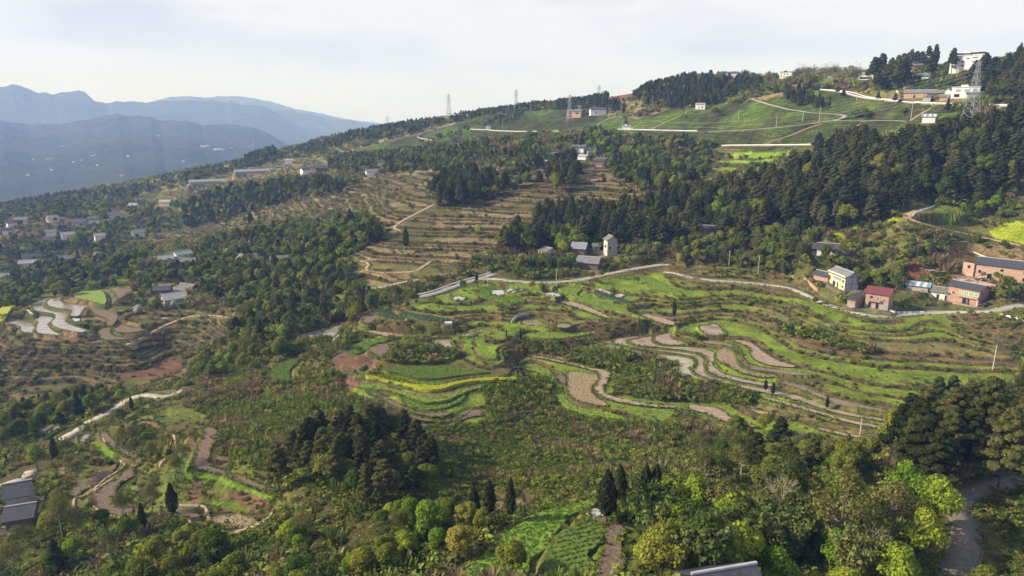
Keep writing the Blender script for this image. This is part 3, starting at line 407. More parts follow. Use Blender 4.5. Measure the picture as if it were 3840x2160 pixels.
# ---------------- zones on the grid ----------------
PX, PY = project(GX, GY, S)
jx = (vnoise(GX, GY, 14, 3) - .5) * 2; jy = (vnoise(GX, GY, 14, 4) - .5) * 2
js = np.clip(2560 / np.hypot(GX, GY) * 4, 6, 40)
zone = np.full(S.shape, -1, np.int16)
for k in range(len(ZONES) - 1, -1, -1):
    zone[pip(PX + jx * js, PY + jy * js * .5, ZONES[k][0])] = k
for sp_ in SCRUB: zone[pip(PX + jx * js * .6, PY + jy * js * .3, sp_)] = 8
nz = (vnoise(GX, GY, 60, 5) - .5) * 3.0 + (vnoise(GX, GY, 23, 6) - .5) * 1.3 + (vnoise(GX, GY, 9, 7) - .5) * .35
far_amp = np.clip(np.hypot(GX, GY) / 400, .35, 2.5) * np.where(zone == 5, .45, 1.0)
B_ = S + nz * far_amp * .55
dSr = np.abs(np.gradient(B_, axis=1) / np.gradient(RR)[None]); dSa = np.abs(np.gradient(B_, axis=0) / ((AZ[1] - AZ[0]) * RR[None]))
slope = np.hypot(dSr, dSa) + 1e-3
Z = B_.copy(); frac = np.zeros(S.shape); lev = np.zeros(S.shape, np.int32)
drr = np.gradient(RR)[None] + 0 * S
for k, (poly, st, pal, ris, sd_) in enumerate(ZONES):
    if st <= 0: continue
    m = zone == k; s_ = B_[m] / st; s_ = s_ + .32 * np.sin(s_ * 2.1 + k) * .9 + (np.round(vnoise(GX[m], GY[m], 55, 31) * 3) / 3 * .9 if k in (1, 2) else 0) + (vnoise(GX[m], GY[m], 30, 33) - .5) * .5; n_ = np.floor(s_); fr = s_ - n_; off_ = B_[m] / st - s_
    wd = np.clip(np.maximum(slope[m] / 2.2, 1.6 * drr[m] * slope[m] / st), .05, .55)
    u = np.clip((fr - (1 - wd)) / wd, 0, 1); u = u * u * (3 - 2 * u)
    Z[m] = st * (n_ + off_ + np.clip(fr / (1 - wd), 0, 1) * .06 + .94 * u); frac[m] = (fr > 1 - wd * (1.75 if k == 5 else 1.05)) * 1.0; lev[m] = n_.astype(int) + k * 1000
# ---------------- carve fields, roads, pads ----------------
nogrow = np.zeros(S.shape, bool); cov = np.zeros(S.shape, np.int8)      # 1 field, 2 road, 3 pad: nothing grows there
def window(xy, m):
    a_ = np.arctan2(xy[:, 0], xy[:, 1]); r = np.hypot(xy[:, 0], xy[:, 1]); rm = max(r.min() - m, 46)
    i0 = max(int((a_.min() - m / rm - AZ[0]) / (AZ[1] - AZ[0])) - 1, 0); i1 = min(int((a_.max() + m / rm - AZ[0]) / (AZ[1] - AZ[0])) + 2, NA)
    return slice(i0, i1), slice(max(np.searchsorted(RR, rm) - 1, 0), min(np.searchsorted(RR, r.max() + m) + 1, NR))
def segdist(x, y, P0, P1):
    best = np.full(x.shape, 1e9); tz = np.zeros(x.shape)
    for a_, b_ in zip(P0, P1):
        dx, dy = b_[0] - a_[0], b_[1] - a_[1]; l2 = dx * dx + dy * dy + 1e-9
        t_ = np.clip(((x - a_[0]) * dx + (y - a_[1]) * dy) / l2, 0, 1); dd = np.hypot(x - a_[0] - dx * t_, y - a_[1] - dy * t_)
        c_ = dd < best; best = np.where(c_, dd, best)
        if len(a_) > 2: tz = np.where(c_, a_[2] + (b_[2] - a_[2]) * t_, tz)
    return best, tz
RD = []
for name, wd, mat, pl in ROADS:
    c3 = np.array([hit(x, y, S) for x, y in smooth(pl, False, None, 3)])
    # drop jumps where the ray slides over a crest
    keep = [0]
    for k in range(1, len(c3)):
        if np.linalg.norm(c3[k][:2] - c3[keep[-1]][:2]) < 30 + .16 * np.hypot(*c3[k][:2]): keep.append(k)
    c3 = c3[keep]
    for _ in range(16): c3[1:-1, 2] = (c3[:-2, 2] + c3[1:-1, 2] * 2 + c3[2:, 2]) / 4
    c3 = smooth(c3, False, 2.5 if name == 'road' else 2.0)
    RD.append((name, wd, mat, c3))
    i_, j_ = window(c3, wd + 10); x, y = GX[i_, j_], GY[i_, j_]
    st_ = max(1, len(c3) // 60); cc = c3[::st_]; cc = np.vstack([cc, c3[-1:]])
    dd, tz = segdist(x, y, cc[:-1], cc[1:]); hw = wd / 2 + .5; fall = (7.5 if name == 'road' else 2.5) + .25 * wd
    t_ = np.clip((dd - hw) / fall, 0, 1); zz = Z[i_, j_]; Z[i_, j_] = np.where(dd < hw + fall, (tz - .22) * (1 - t_) + zz * t_, zz)
    cv = cov[i_, j_]; cv[dd < hw] = 2; ng_ = nogrow[i_, j_]; ng_[dd < hw + np.where(np.hypot(x, y) < 170, 1.0, 3.8 if name == 'road' else .8)] = True; frac[i_, j_][dd < hw + 1] = 0
for kind, z, w3 in FL:
    i_, j_ = window(w3, 3); x, y = GX[i_, j_], GY[i_, j_]
    ins = pip(x, y, [tuple(v[:2]) for v in w3]); dd, _ = segdist(x, y, w3[:, :2], np.roll(w3[:, :2], -1, 0))
    sg = np.where(ins, 0, dd); zz = Z[i_, j_]; res = np.maximum(.9, drr[i_, j_] * 1.2)
    t_ = np.clip((sg - res) / (res * .9), 0, 1); Z[i_, j_] = np.where(sg < res * 1.9, (z - .3) * (1 - t_) + zz * t_, zz)
    if kind in ('water', 'mud', 'pond', 'wet', 'water2'):   # earth bund round flooded fields
        zb = Z[i_, j_]; bu = (~ins) & (dd > .35) & (dd < 1.3) & (cov[i_, j_] == 0); zb[bu] = np.maximum(zb[bu], z + .28)
    cv = cov[i_, j_]; cv[(sg < .6) & (cv == 0)] = 1; ng_ = nogrow[i_, j_]; ng_[sg < 1.6] = True
for h_ in HOUSES:
    ft = h_['foot']; i_, j_ = window(ft, 4); x, y = GX[i_, j_], GY[i_, j_]
    ins = pip(x, y, [tuple(v) for v in ft]); dd, _ = segdist(x, y, ft, np.roll(ft, -1, 0)); sg = np.where(ins, 0, dd)
    t_ = np.clip(sg / 3, 0, 1); zz = Z[i_, j_]; Z[i_, j_] = zz * t_ + (h_['z'] - .05) * (1 - t_); cv = cov[i_, j_]; cv[(sg < .5)] = 3
# ---------------- colour of the ground cover ----------------
base = np.zeros(S.shape + (3,)); nA = vnoise(GX, GY, 45, 21); nB = vnoise(GX, GY, 17, 22); nC = vnoise(GX, GY, 5, 23)
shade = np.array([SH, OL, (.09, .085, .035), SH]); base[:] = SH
hh = lambda v: ((v * 2654435761 + 12345) >> 7) & 0xffff
for k, (poly, st, pal, ris, sd_) in enumerate(ZONES):
    m = zone == k
    if pal == ['tea']:
        rows = np.sin((S[m] * 1.0 + nz[m] * .25) / 1.5 * 2 * np.pi); g_ = np.clip(nA[m] * 1.6 + nB[m] * 1.1 - 1.05, 0, 1)
        cA = np.array(TE)[None] * (1 - g_[:, None]) + np.array((.11, .17, .025))[None] * g_[:, None]
        dk = ((rows > .0) & (nB[m] > .2))[:, None]; cA = cA * (.6 + .8 * nC[m][:, None]); base[m] = np.where(dk, cA * .6, cA); continue
    p_ = np.array(pal)
    if st > 0:
        nL = vnoise(GX[m], GY[m], 90, 27); cell = lev[m] * 7 + ((nL * 3).astype(int) * 3 if k in (5, 6) else (nA[m] * 5).astype(int) * 3 + (nB[m] > .5)); idx = hh(cell.astype(np.int64)) % len(p_)
    else: idx = np.clip((nA[m] * .6 + nB[m] * .5 - .05) * len(p_), 0, len(p_) - 1).astype(int)
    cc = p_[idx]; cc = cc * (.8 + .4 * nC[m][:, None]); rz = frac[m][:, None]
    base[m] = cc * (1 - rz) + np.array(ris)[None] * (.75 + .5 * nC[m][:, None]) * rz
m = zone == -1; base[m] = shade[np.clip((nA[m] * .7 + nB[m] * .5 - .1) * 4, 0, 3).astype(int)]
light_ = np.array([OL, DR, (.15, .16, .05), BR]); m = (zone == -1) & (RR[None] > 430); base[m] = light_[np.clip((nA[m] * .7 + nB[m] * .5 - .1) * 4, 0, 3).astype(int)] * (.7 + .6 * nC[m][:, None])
for pc_, pl_ in PAINT:
    m = pip(PX + jx * js * .3, PY + jy * js * .15, pl_) & (cov == 0); base[m] = np.array(pc_) * (.75 + .5 * nC[m][:, None]); zone[m] = -2; nogrow |= m
for c_, rad_ in (((3600, 860), 0),): pass
# bare ground at road verges, yards, green bunds
base[cov == 3] = (.20, .17, .13); base[cov == 2] = (.16, .12, .08); base[cov == 1] = (.10, .13, .035)
# ---------------- ground mesh ----------------
def new_mesh(name, verts, faces_flat, nper, mats=(), smooth_=False, parent=None):
    me = bpy.data.meshes.new(name); verts = np.ascontiguousarray(verts, np.float32); fl = np.ascontiguousarray(faces_flat, np.int32).ravel()
    nf = len(fl) // nper; me.vertices.add(len(verts)); me.vertices.foreach_set('co', verts.ravel())
    me.loops.add(len(fl)); me.loops.foreach_set('vertex_index', fl); me.polygons.add(nf)
    me.polygons.foreach_set('loop_start', np.arange(0, nf * nper, nper, dtype=np.int32))
    if smooth_: me.polygons.foreach_set('use_smooth', np.ones(nf, bool))
    for m_ in mats: me.materials.append(m_)
    me.update(calc_edges=True); return me
def add_obj(name, me, parent=None, loc=None, **props):
    o = bpy.data.objects.new(name, me); COL.objects.link(o)
    if parent is not None: o.parent = parent
    if loc is not None: o.location = loc
    for k, v in props.items(): o[k] = v
    return o
def nodes_mat(name):
    m = bpy.data.materials.new(name); m.use_nodes = True; nt = m.node_tree
    return m, nt, nt.nodes, nt.links, nt.nodes['Principled BSDF']
def mul(nt, a_, b_, f_=1.0, bt='MULTIPLY'):
    n = nt.nodes.new('ShaderNodeMix'); n.data_type = 'RGBA'; n.blend_type = bt; n.inputs[0].default_value = f_
    for s_, v in (('A', a_), ('B', b_)):
        if isinstance(v, tuple): n.inputs[s_].default_value = v
        else: nt.links.new(v, n.inputs[s_])
    return n.outputs['Result']
def noise(nt, scale, detail=3, rough=.6, coord=None, lo=0., hi=1., c0=(0, 0, 0, 1), c1=(1, 1, 1, 1)):
    tcn = nt.nodes.new('ShaderNodeTexCoord'); n = nt.nodes.new('ShaderNodeTexNoise'); n.inputs['Scale'].default_value = scale
    n.inputs['Detail'].default_value = detail; n.inputs['Roughness'].default_value = rough; nt.links.new(coord or tcn.outputs['Object'], n.inputs[0])
    r = nt.nodes.new('ShaderNodeValToRGB'); r.color_ramp.elements[0].position = lo; r.color_ramp.elements[1].position = hi
    r.color_ramp.elements[0].color = c0; r.color_ramp.elements[1].color = c1; nt.links.new(n.outputs['Fac'], r.inputs[0]); return r.outputs[0], n.outputs['Fac']
def bump(nt, h_, bs, st=.6, dist=.3):
    b_ = nt.nodes.new('ShaderNodeBump'); b_.inputs['Strength'].default_value = st; b_.inputs['Distance'].default_value = dist
    nt.links.new(h_, b_.inputs['Height']); nt.links.new(b_.outputs[0], bs.inputs['Normal'])
m_ground, nt_, nn, ll, bs = nodes_mat('ground_cover'); bs.inputs['Roughness'].default_value = .95; bs.inputs['Specular IOR Level'].default_value = .1
at = nn.new('ShaderNodeAttribute'); at.attribute_name = 'Col'
c1, h1 = noise(nt_, .9, 5, .7, None, .3, .72, (.42, .42, .4, 1), (1.5, 1.5, 1.45, 1)); c2, h2 = noise(nt_, .16, 4, .6, None, .35, .7, (.66, .7, .75, 1), (1.3, 1.22, 1.05, 1))
ll.new(mul(nt_, mul(nt_, at.outputs['Color'], c1), c2), bs.inputs['Base Color']); bump(nt_, h1, bs, .9, .5)
ii, jj = np.meshgrid(np.arange(NA - 1), np.arange(NR - 1), indexing='ij'); v0 = (ii * NR + jj).ravel()
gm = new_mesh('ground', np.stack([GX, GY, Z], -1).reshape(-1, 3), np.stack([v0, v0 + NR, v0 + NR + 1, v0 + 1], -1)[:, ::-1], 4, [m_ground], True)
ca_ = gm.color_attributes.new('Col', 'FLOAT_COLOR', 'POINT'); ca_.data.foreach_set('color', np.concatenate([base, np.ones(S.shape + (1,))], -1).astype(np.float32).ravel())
if gm.polygons[1000].normal.z < 0: gm.flip_normals()
ground = add_obj('ground', gm, kind='structure', label='hillside ground with terraces falling towards the valley', category='ground')
RUNMAX = np.maximum.accumulate(Z / RR[None], axis=1)     # for visibility tests
def visible(x, y, ztop, eps=0.0):
    a_ = np.arctan2(x, y); r = np.hypot(x, y); i = np.clip(((a_ - AZ[0]) / (AZ[1] - AZ[0])).astype(int), 0, NA - 1); j = np.clip(np.searchsorted(RR, r) - 2, 0, NR - 1)
    return ztop / r > RUNMAX[i, j] + eps
# ---------------- materials ----------------
MAT = {}
def simple(name, col, rough=.8, var=.25, scale=2.0, bmp=0, metal=0, spec=.3):
    m, nt, nn, ll, bs = nodes_mat(name); bs.inputs['Roughness'].default_value = rough; bs.inputs['Metallic'].default_value = metal; bs.inputs['Specular IOR Level'].default_value = spec
    c_, h_ = noise(nt, scale, 4, .65, None, .3, .7, (1 - var,) * 3 + (1,), (1 + var,) * 3 + (1,))
    ll.new(mul(nt, tuple(col) + (1,), c_), bs.inputs['Base Color'])
    if bmp: bump(nt, h_, bs, bmp, .2)
    MAT[name] = m; return m
def striped(name, ca, cb, wscale, axis='X', rough=.6, spec=.3, thr=.5):
    m, nt, nn, ll, bs = nodes_mat(name); bs.inputs['Roughness'].default_value = rough; bs.inputs['Specular IOR Level'].default_value = spec
    tcn = nn.new('ShaderNodeTexCoord'); wv = nn.new('ShaderNodeTexWave'); wv.bands_direction = axis; wv.inputs['Scale'].default_value = wscale; wv.inputs['Distortion'].default_value = .3
    ll.new(tcn.outputs['Object'], wv.inputs[0]); r = nn.new('ShaderNodeValToRGB'); r.color_ramp.elements[0].position = thr - .12; r.color_ramp.elements[1].position = thr + .12
    r.color_ramp.elements[0].color = tuple(ca) + (1,); r.color_ramp.elements[1].color = tuple(cb) + (1,); ll.new(wv.outputs['Fac'], r.inputs[0])
    c_, h_ = noise(nt, .8, 4, .65, None, .3, .7, (.75, .75, .75, 1), (1.2, 1.2, 1.2, 1)); ll.new(mul(nt, r.outputs[0], c_), bs.inputs['Base Color']); MAT[name] = m
def brickmat(name, ca, cb, mort, scale=1.6):
    m, nt, nn, ll, bs = nodes_mat(name); bs.inputs['Roughness'].default_value = .9
    tcn = nn.new('ShaderNodeTexCoord'); mp_ = nn.new('ShaderNodeMapping'); mp_.inputs['Rotation'].default_value = (R(90), 0, 0); ll.new(tcn.outputs['Object'], mp_.inputs[0])
    bk = nn.new('ShaderNodeTexBrick'); bk.inputs['Scale'].default_value = scale; bk.inputs['Color1'].default_value = tuple(ca) + (1,); bk.inputs['Color2'].default_value = tuple(cb) + (1,); bk.inputs['Mortar'].default_value = tuple(mort) + (1,)
    bk.inputs['Mortar Size'].default_value = .015; ll.new(mp_.outputs[0], bk.inputs[0])
    c_, h_ = noise(nt, .7, 5, .7, None, .3, .7, (.72, .72, .72, 1), (1.2, 1.2, 1.2, 1)); ll.new(mul(nt, bk.outputs['Color'], c_), bs.inputs['Base Color']); MAT[name] = m
brickmat('brick', (.42, .24, .18), (.36, .2, .15), (.4, .33, .28)); brickmat('block', (.36, .34, .3), (.3, .28, .25), (.34, .32, .3), 1.0); brickmat('pinkbrick', (.47, .3, .22), (.42, .26, .19), (.45, .38, .32)); brickmat('redbrick', (.26, .1, .07), (.2, .08, .06), (.25, .18, .15))
simple('white', (.72, .7, .66), .8, .12, .8); simple('cream', (.6, .53, .42), .8, .15, .8); simple('yellow', (.78, .72, .36), .8, .08, .6); simple('grey_plaster_shade', (.36, .37, .4), .85, .12, .8)  # the grey serves plain plaster and the painted shade on the yellow farmhouse
simple('peach', (.6, .42, .3), .85, .15, .6); simple('earth', (.45, .31, .18), .95, .25, 1.2, .3); simple('wood', (.13, .10, .08), .85, .35, 2.5); simple('plaster', (.5, .48, .44), .9, .2, .8)
simple('slate', (.06, .063, .075), .5, .25, 1.5); simple('maroon', (.16, .05, .05), .5, .2, 1.5); striped('grey_tile', (.16, .16, .17), (.2, .2, .21), 2.2, 'X'); striped('oldtile', (.13, .125, .115), (.19, .18, .165), 2.2, 'X', .9); striped('lighttile', (.26, .26, .27), (.34, .34, .34), 1.6, 'X', .8)
striped('stripes', (.06, .065, .13), (.5, .5, .52), .5, 'X', .4, .5, .66); striped('bluesheet', (.16, .27, .42), (.55, .58, .62), .12, 'X', .4, .5, .45)
simple('dark', (.02, .02, .022), .3, .1); simple('glass', (.16, .19, .2), .15, .2, 1, 0, 0, .6); simple('blueglass', (.18, .32, .38), .15, .3, 1.5, 0, 0, .6); simple('greenglass', (.16, .4, .24), .2, .35, 1.5, 0, 0, .6)
simple('trim', (.7, .7, .68), .6, .05); simple('steel', (.42, .43, .44), .45, .1, 1, 0, .6, .5); simple('conc_post', (.5, .49, .46), .9, .1); simple('rail', (.78, .79, .8), .5, .08)
simple('concrete', (.34, .31, .26), .9, .28, .35, .2); simple('asphalt', (.07, .07, .075), .85, .15, .5); simple('dirt_road', (.36, .26, .18), .95, .25, .5, .3); simple('gravel_road', (.15, .135, .105), .95, .3, .8, .4)
simple('soil', (.165, .115, .078), .95, .3, .9, .8); simple('dirt', (.31, .23, .17), .75, .35, .5, .3); simple('straw', (.30, .22, .14), .95, .5, 1.6, .9); simple('plastic', (.48, .45, .45), .35, .25, 1.5, .4, 0, .5)
simple('grass', (.18, .25, .035), .95, .3, 1.2, .9); simple('rape', (.34, .38, .03), .95, .4, 1.8, .9); simple('crop', (.14, .235, .03), .95, .4, 1.1, 1.0); simple('leek', (.06, .11, .05), .9, .5, 2, 1.0)
simple('veg', (.10, .15, .03), .95, .5, 1.4, 1); simple('ploughed', (.16, .115, .085), .95, .45, 1.6, 1)
def wetmat(name, col, rough, spec, nmix):
    m, nt, nn, ll, bs = nodes_mat(name); bs.inputs['Specular IOR Level'].default_value = spec
    c_, h_ = noise(nt, .22, 4, .6, None, .35, .68, (.7, .72, .72, 1), (1.25, 1.2, 1.15, 1)); ll.new(mul(nt, tuple(col) + (1,), c_), bs.inputs['Base Color'])
    r = nn.new('ShaderNodeMapRange'); r.inputs['From Min'].default_value = .35; r.inputs['From Max'].default_value = .65; r.inputs['To Min'].default_value = rough; r.inputs['To Max'].default_value = nmix
    ll.new(h_, r.inputs[0]); ll.new(r.outputs[0], bs.inputs['Roughness']); MAT[name] = m
wetmat('water', (.30, .27, .24), .06, 1.0, .3); wetmat('mud', (.34, .25, .195), .22, .6, .6); wetmat('wet', (.22, .16, .12), .12, .6, .6); wetmat('water2', (.36, .32, .24), .1, .7, .4); wetmat('pond', (.19, .17, .05), .1, .5, .3)
# ---------------- roads and paths ----------------
RMAT = {'concrete': 'concrete', 'asphalt': 'asphalt', 'dirt': 'dirt_road', 'gravel': 'gravel_road'}
def ribbon(c3, wd, th=.25, off=0.0, lift=0.0, h=None):
    d_ = np.gradient(c3[:, :2], axis=0); d_ /= np.linalg.norm(d_, axis=1)[:, None] + 1e-9; nn_ = np.c_[-d_[:, 1], d_[:, 0]]
    wv = wd / 2 * (1 + .04 * np.sin(np.arange(len(c3)) * .9)); th = h or th
    Lp = c3[:, :2] + nn_ * (off + wv)[:, None]; Rp = c3[:, :2] + nn_ * (off - wv)[:, None]; z = c3[:, 2] + lift
    V = np.concatenate([np.c_[Lp, z], np.c_[Rp, z], np.c_[Lp, z - th], np.c_[Rp, z - th]]); n = len(c3); F = []
    for k in range(n - 1):
        F += [(k, k + n, k + n + 1, k + 1), (k, k + 1, k + 1 + 2 * n, k + 2 * n), (k + n, k + 3 * n, k + 3 * n + 1, k + n + 1)]
    F += [(0, 2 * n, 3 * n, n), (n - 1, 2 * n - 1, 4 * n - 1, 3 * n - 1)]
    return V, np.array(F)
for k, (name, wd, mat, c3) in enumerate(RD):
    V, F = ribbon(c3, wd, .4, 0, .004 * (k % 7)); add_obj(name, new_mesh(name, V, F, 4, [MAT[RMAT[mat]]]), kind='structure', category=name, label='%s %s winding over the hillside' % ({'concrete': 'pale concrete', 'dirt': 'brown earth', 'gravel': 'grey gravel', 'asphalt': 'dark asphalt'}[mat], name))
def guardrail(c3, off, label, grp):
    root = add_obj('guardrail', None, None, tuple(c3[0]), label=label, category='guardrail', group=grp); c_ = c3 - c3[0]
    V, F = ribbon(c_, .12, .45, off, .95); add_obj('rail', new_mesh('rail', V, F, 4, [MAT['rail']]), root)
    d_ = np.gradient(c_[:, :2], axis=0); d_ /= np.linalg.norm(d_, axis=1)[:, None]
    for k in range(0, len(c_), max(2, len(c_) // 24)):
        pm = MB().box(-.07, .07, -.07, .07, -.6, .9).build('post', 'conc_post', root) if k == 0 else add_obj('post', pm.data, root)
        pm.location = (c_[k, 0] - d_[k, 1] * off, c_[k, 1] + d_[k, 0] * off, c_[k, 2])
# ---------------- fields ----------------
FN = {'water': 'flooded_paddy', 'mud': 'muddy_paddy', 'wet': 'wet_paddy', 'water2': 'flooded_paddy', 'pond': 'pond', 'soil': 'bare_soil_field', 'ploughed': 'ploughed_field', 'dirt': 'dry_field', 'straw': 'stubble_field', 'grass': 'green_wheat_field', 'rape': 'flowering_field', 'crop': 'green_crop_field', 'veg': 'vegetable_field', 'leek': 'dark_vegetable_bed', 'plastic': 'plastic_mulch_bed', 'concrete': 'concrete_ramp'}
FH = {'rape': .9, 'grass': .35, 'crop': .3, 'veg': .35, 'leek': .4, 'plastic': .1, 'concrete': .15}
for k, (kind, z, w3) in enumerate(FL):
    hgt = FH.get(kind, .04); p2 = w3[:, :2]; o = p2.mean(0); n = len(p2)
    bm = bmesh.new(); vs_ = [bm.verts.new((x - o[0], y - o[1], hgt)) for x, y in p2]
    try: fc = bm.faces.new(vs_)
    except ValueError: bm.free(); continue
    fc.normal_update()
    if fc.normal.z < 0: fc.normal_flip()
    if kind in ('rape', 'grass', 'crop', 'veg', 'leek', 'plastic'):
        r_ = bmesh.ops.extrude_face_region(bm, geom=[fc]); lo = [v for v in r_['geom'] if isinstance(v, bmesh.types.BMVert)]
        for v in lo: v.co.z = hgt
        for v in vs_: v.co.z = -.3
        ff = [f_ for f_ in bm.faces if all(v.co.z == -.3 for v in f_.verts)]; bmesh.ops.delete(bm, geom=ff, context='FACES_ONLY')
    bmesh.ops.triangulate(bm, faces=[f_ for f_ in bm.faces if len(f_.verts) > 4])
    bmesh.ops.recalc_face_normals(bm, faces=bm.faces[:]) if kind in FH else None
    me = bpy.data.meshes.new(FN[kind]); bm.to_mesh(me); bm.free(); me.materials.append(MAT[kind])
    add_obj(FN[kind], me, None, (o[0], o[1], z), kind='structure', category=FN[kind].replace('_', ' '), label='terraced %s on the hillside' % FN[kind].replace('_', ' '))
# ---------------- houses ----------------
class MB:
    def __init__(s): s.v = []; s.f = []
    def box(s, x0, x1, y0, y1, z0, z1):
        b_ = len(s.v); s.v += [(x, y, z) for z in (z0, z1) for x, y in ((x0, y0), (x1, y0), (x1, y1), (x0, y1))]
        s.f += [tuple(b_ + i for i in q_) for q_ in ((3, 2, 1, 0), (4, 5, 6, 7), (0, 1, 5, 4), (1, 2, 6, 5), (2, 3, 7, 6), (3, 0, 4, 7))]; return s
    def poly(s, pts): b_ = len(s.v); s.v += list(pts); s.f.append(tuple(range(b_, b_ + len(pts)))); return s
    def slab(s, pts, th):      # quad pts thickened downward
        b_ = len(s.v); s.v += list(pts) + [(x, y, z - th) for x, y, z in pts]; n = len(pts)
        s.f.append(tuple(range(b_, b_ + n))); s.f.append(tuple(range(b_ + 2 * n - 1, b_ + n - 1, -1)))
        for i in range(n): j = (i + 1) % n; s.f.append((b_ + i, b_ + n + i, b_ + n + j, b_ + j))
        return s
    def tube(s, p0, p1, r0, r1, n=5):
        p0 = Vector(p0); p1 = Vector(p1); d_ = (p1 - p0); L_ = d_.length or 1e-6; d_ = d_ / L_; up = Vector((0, 0, 1)) if abs(d_.z) < .9 else Vector((1, 0, 0)); a_ = d_.cross(up).normalized(); c_ = d_.cross(a_); b_ = len(s.v)
        for p_, r_ in ((p0, r0), (p1, r1)):
            for k in range(n): t_ = 2 * math.pi * k / n; s.v.append(tuple(p_ + a_ * math.cos(t_) * r_ + c_ * math.sin(t_) * r_))
        for k in range(n): s.f.append((b_ + k, b_ + (k + 1) % n, b_ + n + (k + 1) % n, b_ + n + k))
        return s
    def build(s, name, mat, parent=None, **props):
        me = bpy.data.meshes.new(name); me.from_pydata(s.v, [], s.f); me.materials.append(MAT[mat] if isinstance(mat, str) else mat); me.update(); return add_obj(name, me, parent, None, **props)
def build_house(h_):
    W, D, hh_, rh = h_['W'], h_['D'], h_['h'], h_['rh']; far = h_.get('far'); roof = h_['roof']
    nm = 'apartment_house' if roof == 'canopy' else ('shed' if 'shed' in h_['label'] or 'hut' in h_['label'] else 'barn' if 'barn' in h_['label'] else 'farmhouse')
    root = add_obj(nm, None, None, tuple(h_['o']), label=h_['label'], category={'shed': 'shed', 'barn': 'barn'}.get(nm, 'house'))
    root.rotation_euler = (0, 0, h_['ang'])
    b0 = -1.5; wall = MB(); lower = h_.get('lower'); zs = hh_ * .45 if lower else b0
    # wall shell as four wall faces with gable ends
    def ring(m_, z0, z1, sides='flrb'):
        if 'f' in sides: m_.poly([(0, 0, z0), (W, 0, z0), (W, 0, z1), (0, 0, z1)])
        if 'b' in sides: m_.poly([(W, D, z0), (0, D, z0), (0, D, z1), (W, D, z1)])
        if 'r' in sides: m_.poly([(W, 0, z0), (W, D, z0), (W, D, z1), (W, 0, z1)])
        if 'l' in sides: m_.poly([(0, D, z0), (0, 0, z0), (0, 0, z1), (0, D, z1)])
    side = h_.get('side'); left = h_.get('left'); ws = 'flrb'
    if side: ws = ws.replace('r', '')
    if left: ws = ws.replace('l', '')
    ring(wall, zs, hh_, ws); gables = [0, W] if roof == 'gable' else []
    sm_ = MB(); lm_ = MB()
    if side: ring(sm_, b0, hh_, 'r')
    if left: ring(lm_, b0, hh_, 'l')
    for gx in gables:
        tgt = sm_ if (side and gx == W) else lm_ if (left and gx == 0) else wall
        tgt.poly([(gx, 0, hh_), (gx, D, hh_), (gx, D / 2, hh_ + rh)])
    if roof == 'shed':
        for gx in (0, W): wall.poly([(gx, 0, hh_), (gx, D, hh_), (gx, D, hh_ + rh)])
        wall.poly([(0, D, hh_), (W, D, hh_), (W, D, hh_ + rh), (0, D, hh_ + rh)])
    if roof == 'none':      # open top, thick broken wall heads
        wall.box(0, .3, .3, D - .3, hh_ - .3, hh_); wall.poly([(.3, .3, b0), (W - .3, .3, b0), (W - .3, .3, hh_), (.3, .3, hh_)]); wall.poly([(.3, D - .3, b0), (W - .3, D - .3, b0), (W - .3, D - .3, hh_), (.3, D - .3, hh_)])
        wall.poly([(0, 0, hh_), (0, D, hh_), (0, D / 2, hh_ + rh)]); wall.poly([(.3, 0, hh_), (.3, D, hh_), (.3, D / 2, hh_ + rh)])
    wall.build('wall', h_['wall'], root)
    if side: sm_.build('side_wall', side, root)
    if left: lm_.build('side_wall', left, root)
    if lower: m_ = MB(); ring(m_, b0, zs); m_.build('lower_wall', lower, root)
    oh = .7; th = .16; rm = h_['roofm']; rf = MB()
    if roof == 'gable':
        k_ = rh / (D / 2); zz = hh_ + rh + .12; ez = hh_ - oh * k_ + .12
        rf.slab([(-oh, -oh, ez), (W + oh, -oh, ez), (W + oh, D / 2, zz), (-oh, D / 2, zz)], th); rf.slab([(W + oh, D + oh, ez), (-oh, D + oh, ez), (-oh, D / 2, zz), (W + oh, D / 2, zz)], th)
        ro = rf.build('roof', rm, root); MB().box(-oh, W + oh, D / 2 - .16, D / 2 + .16, zz - .05, zz + .2).build('ridge', 'grey_plaster_shade' if rm != 'maroon' else 'maroon', ro)
    elif roof == 'shed':
        rf.slab([(-.4, -oh, hh_ - .1), (W + .3, -oh, hh_ - .1), (W + .3, D + .4, hh_ + rh + .15), (-.4, D + .4, hh_ + rh + .15)], th).build('roof', rm, root)
    elif roof == 'flat':
        rf.box(-.5, W + .5, -.6, D + .5, hh_, hh_ + .35).box(W * .3, W * .55, D * .3, D * .8, hh_ + .35, hh_ + 1.6).build('roof', rm, root)
    elif roof == 'canopy':
        rf.box(-.3, W + .3, -.4, D + .3, hh_, hh_ + .3).build('roof', 'white', root)
        MB().box(W * .35, W * .62, 1, 5, hh_ + .3, hh_ + 3).build('stair_tower', 'white', root)
        cn = MB().slab([(-1, -1, hh_ + 1.9), (W + 1.5, -1, hh_ + 2.3), (W + 1.5, D + 1, hh_ + 2.3), (-1, D + 1, hh_ + 1.9)], .2)
        for x in (0, W): cn.box(x - .1, x + .1, 0, .2, hh_ + .3, hh_ + 2); cn.box(x - .1, x + .1, D - .2, D, hh_ + .3, hh_ + 2)
        cn.build('canopy', rm, root)
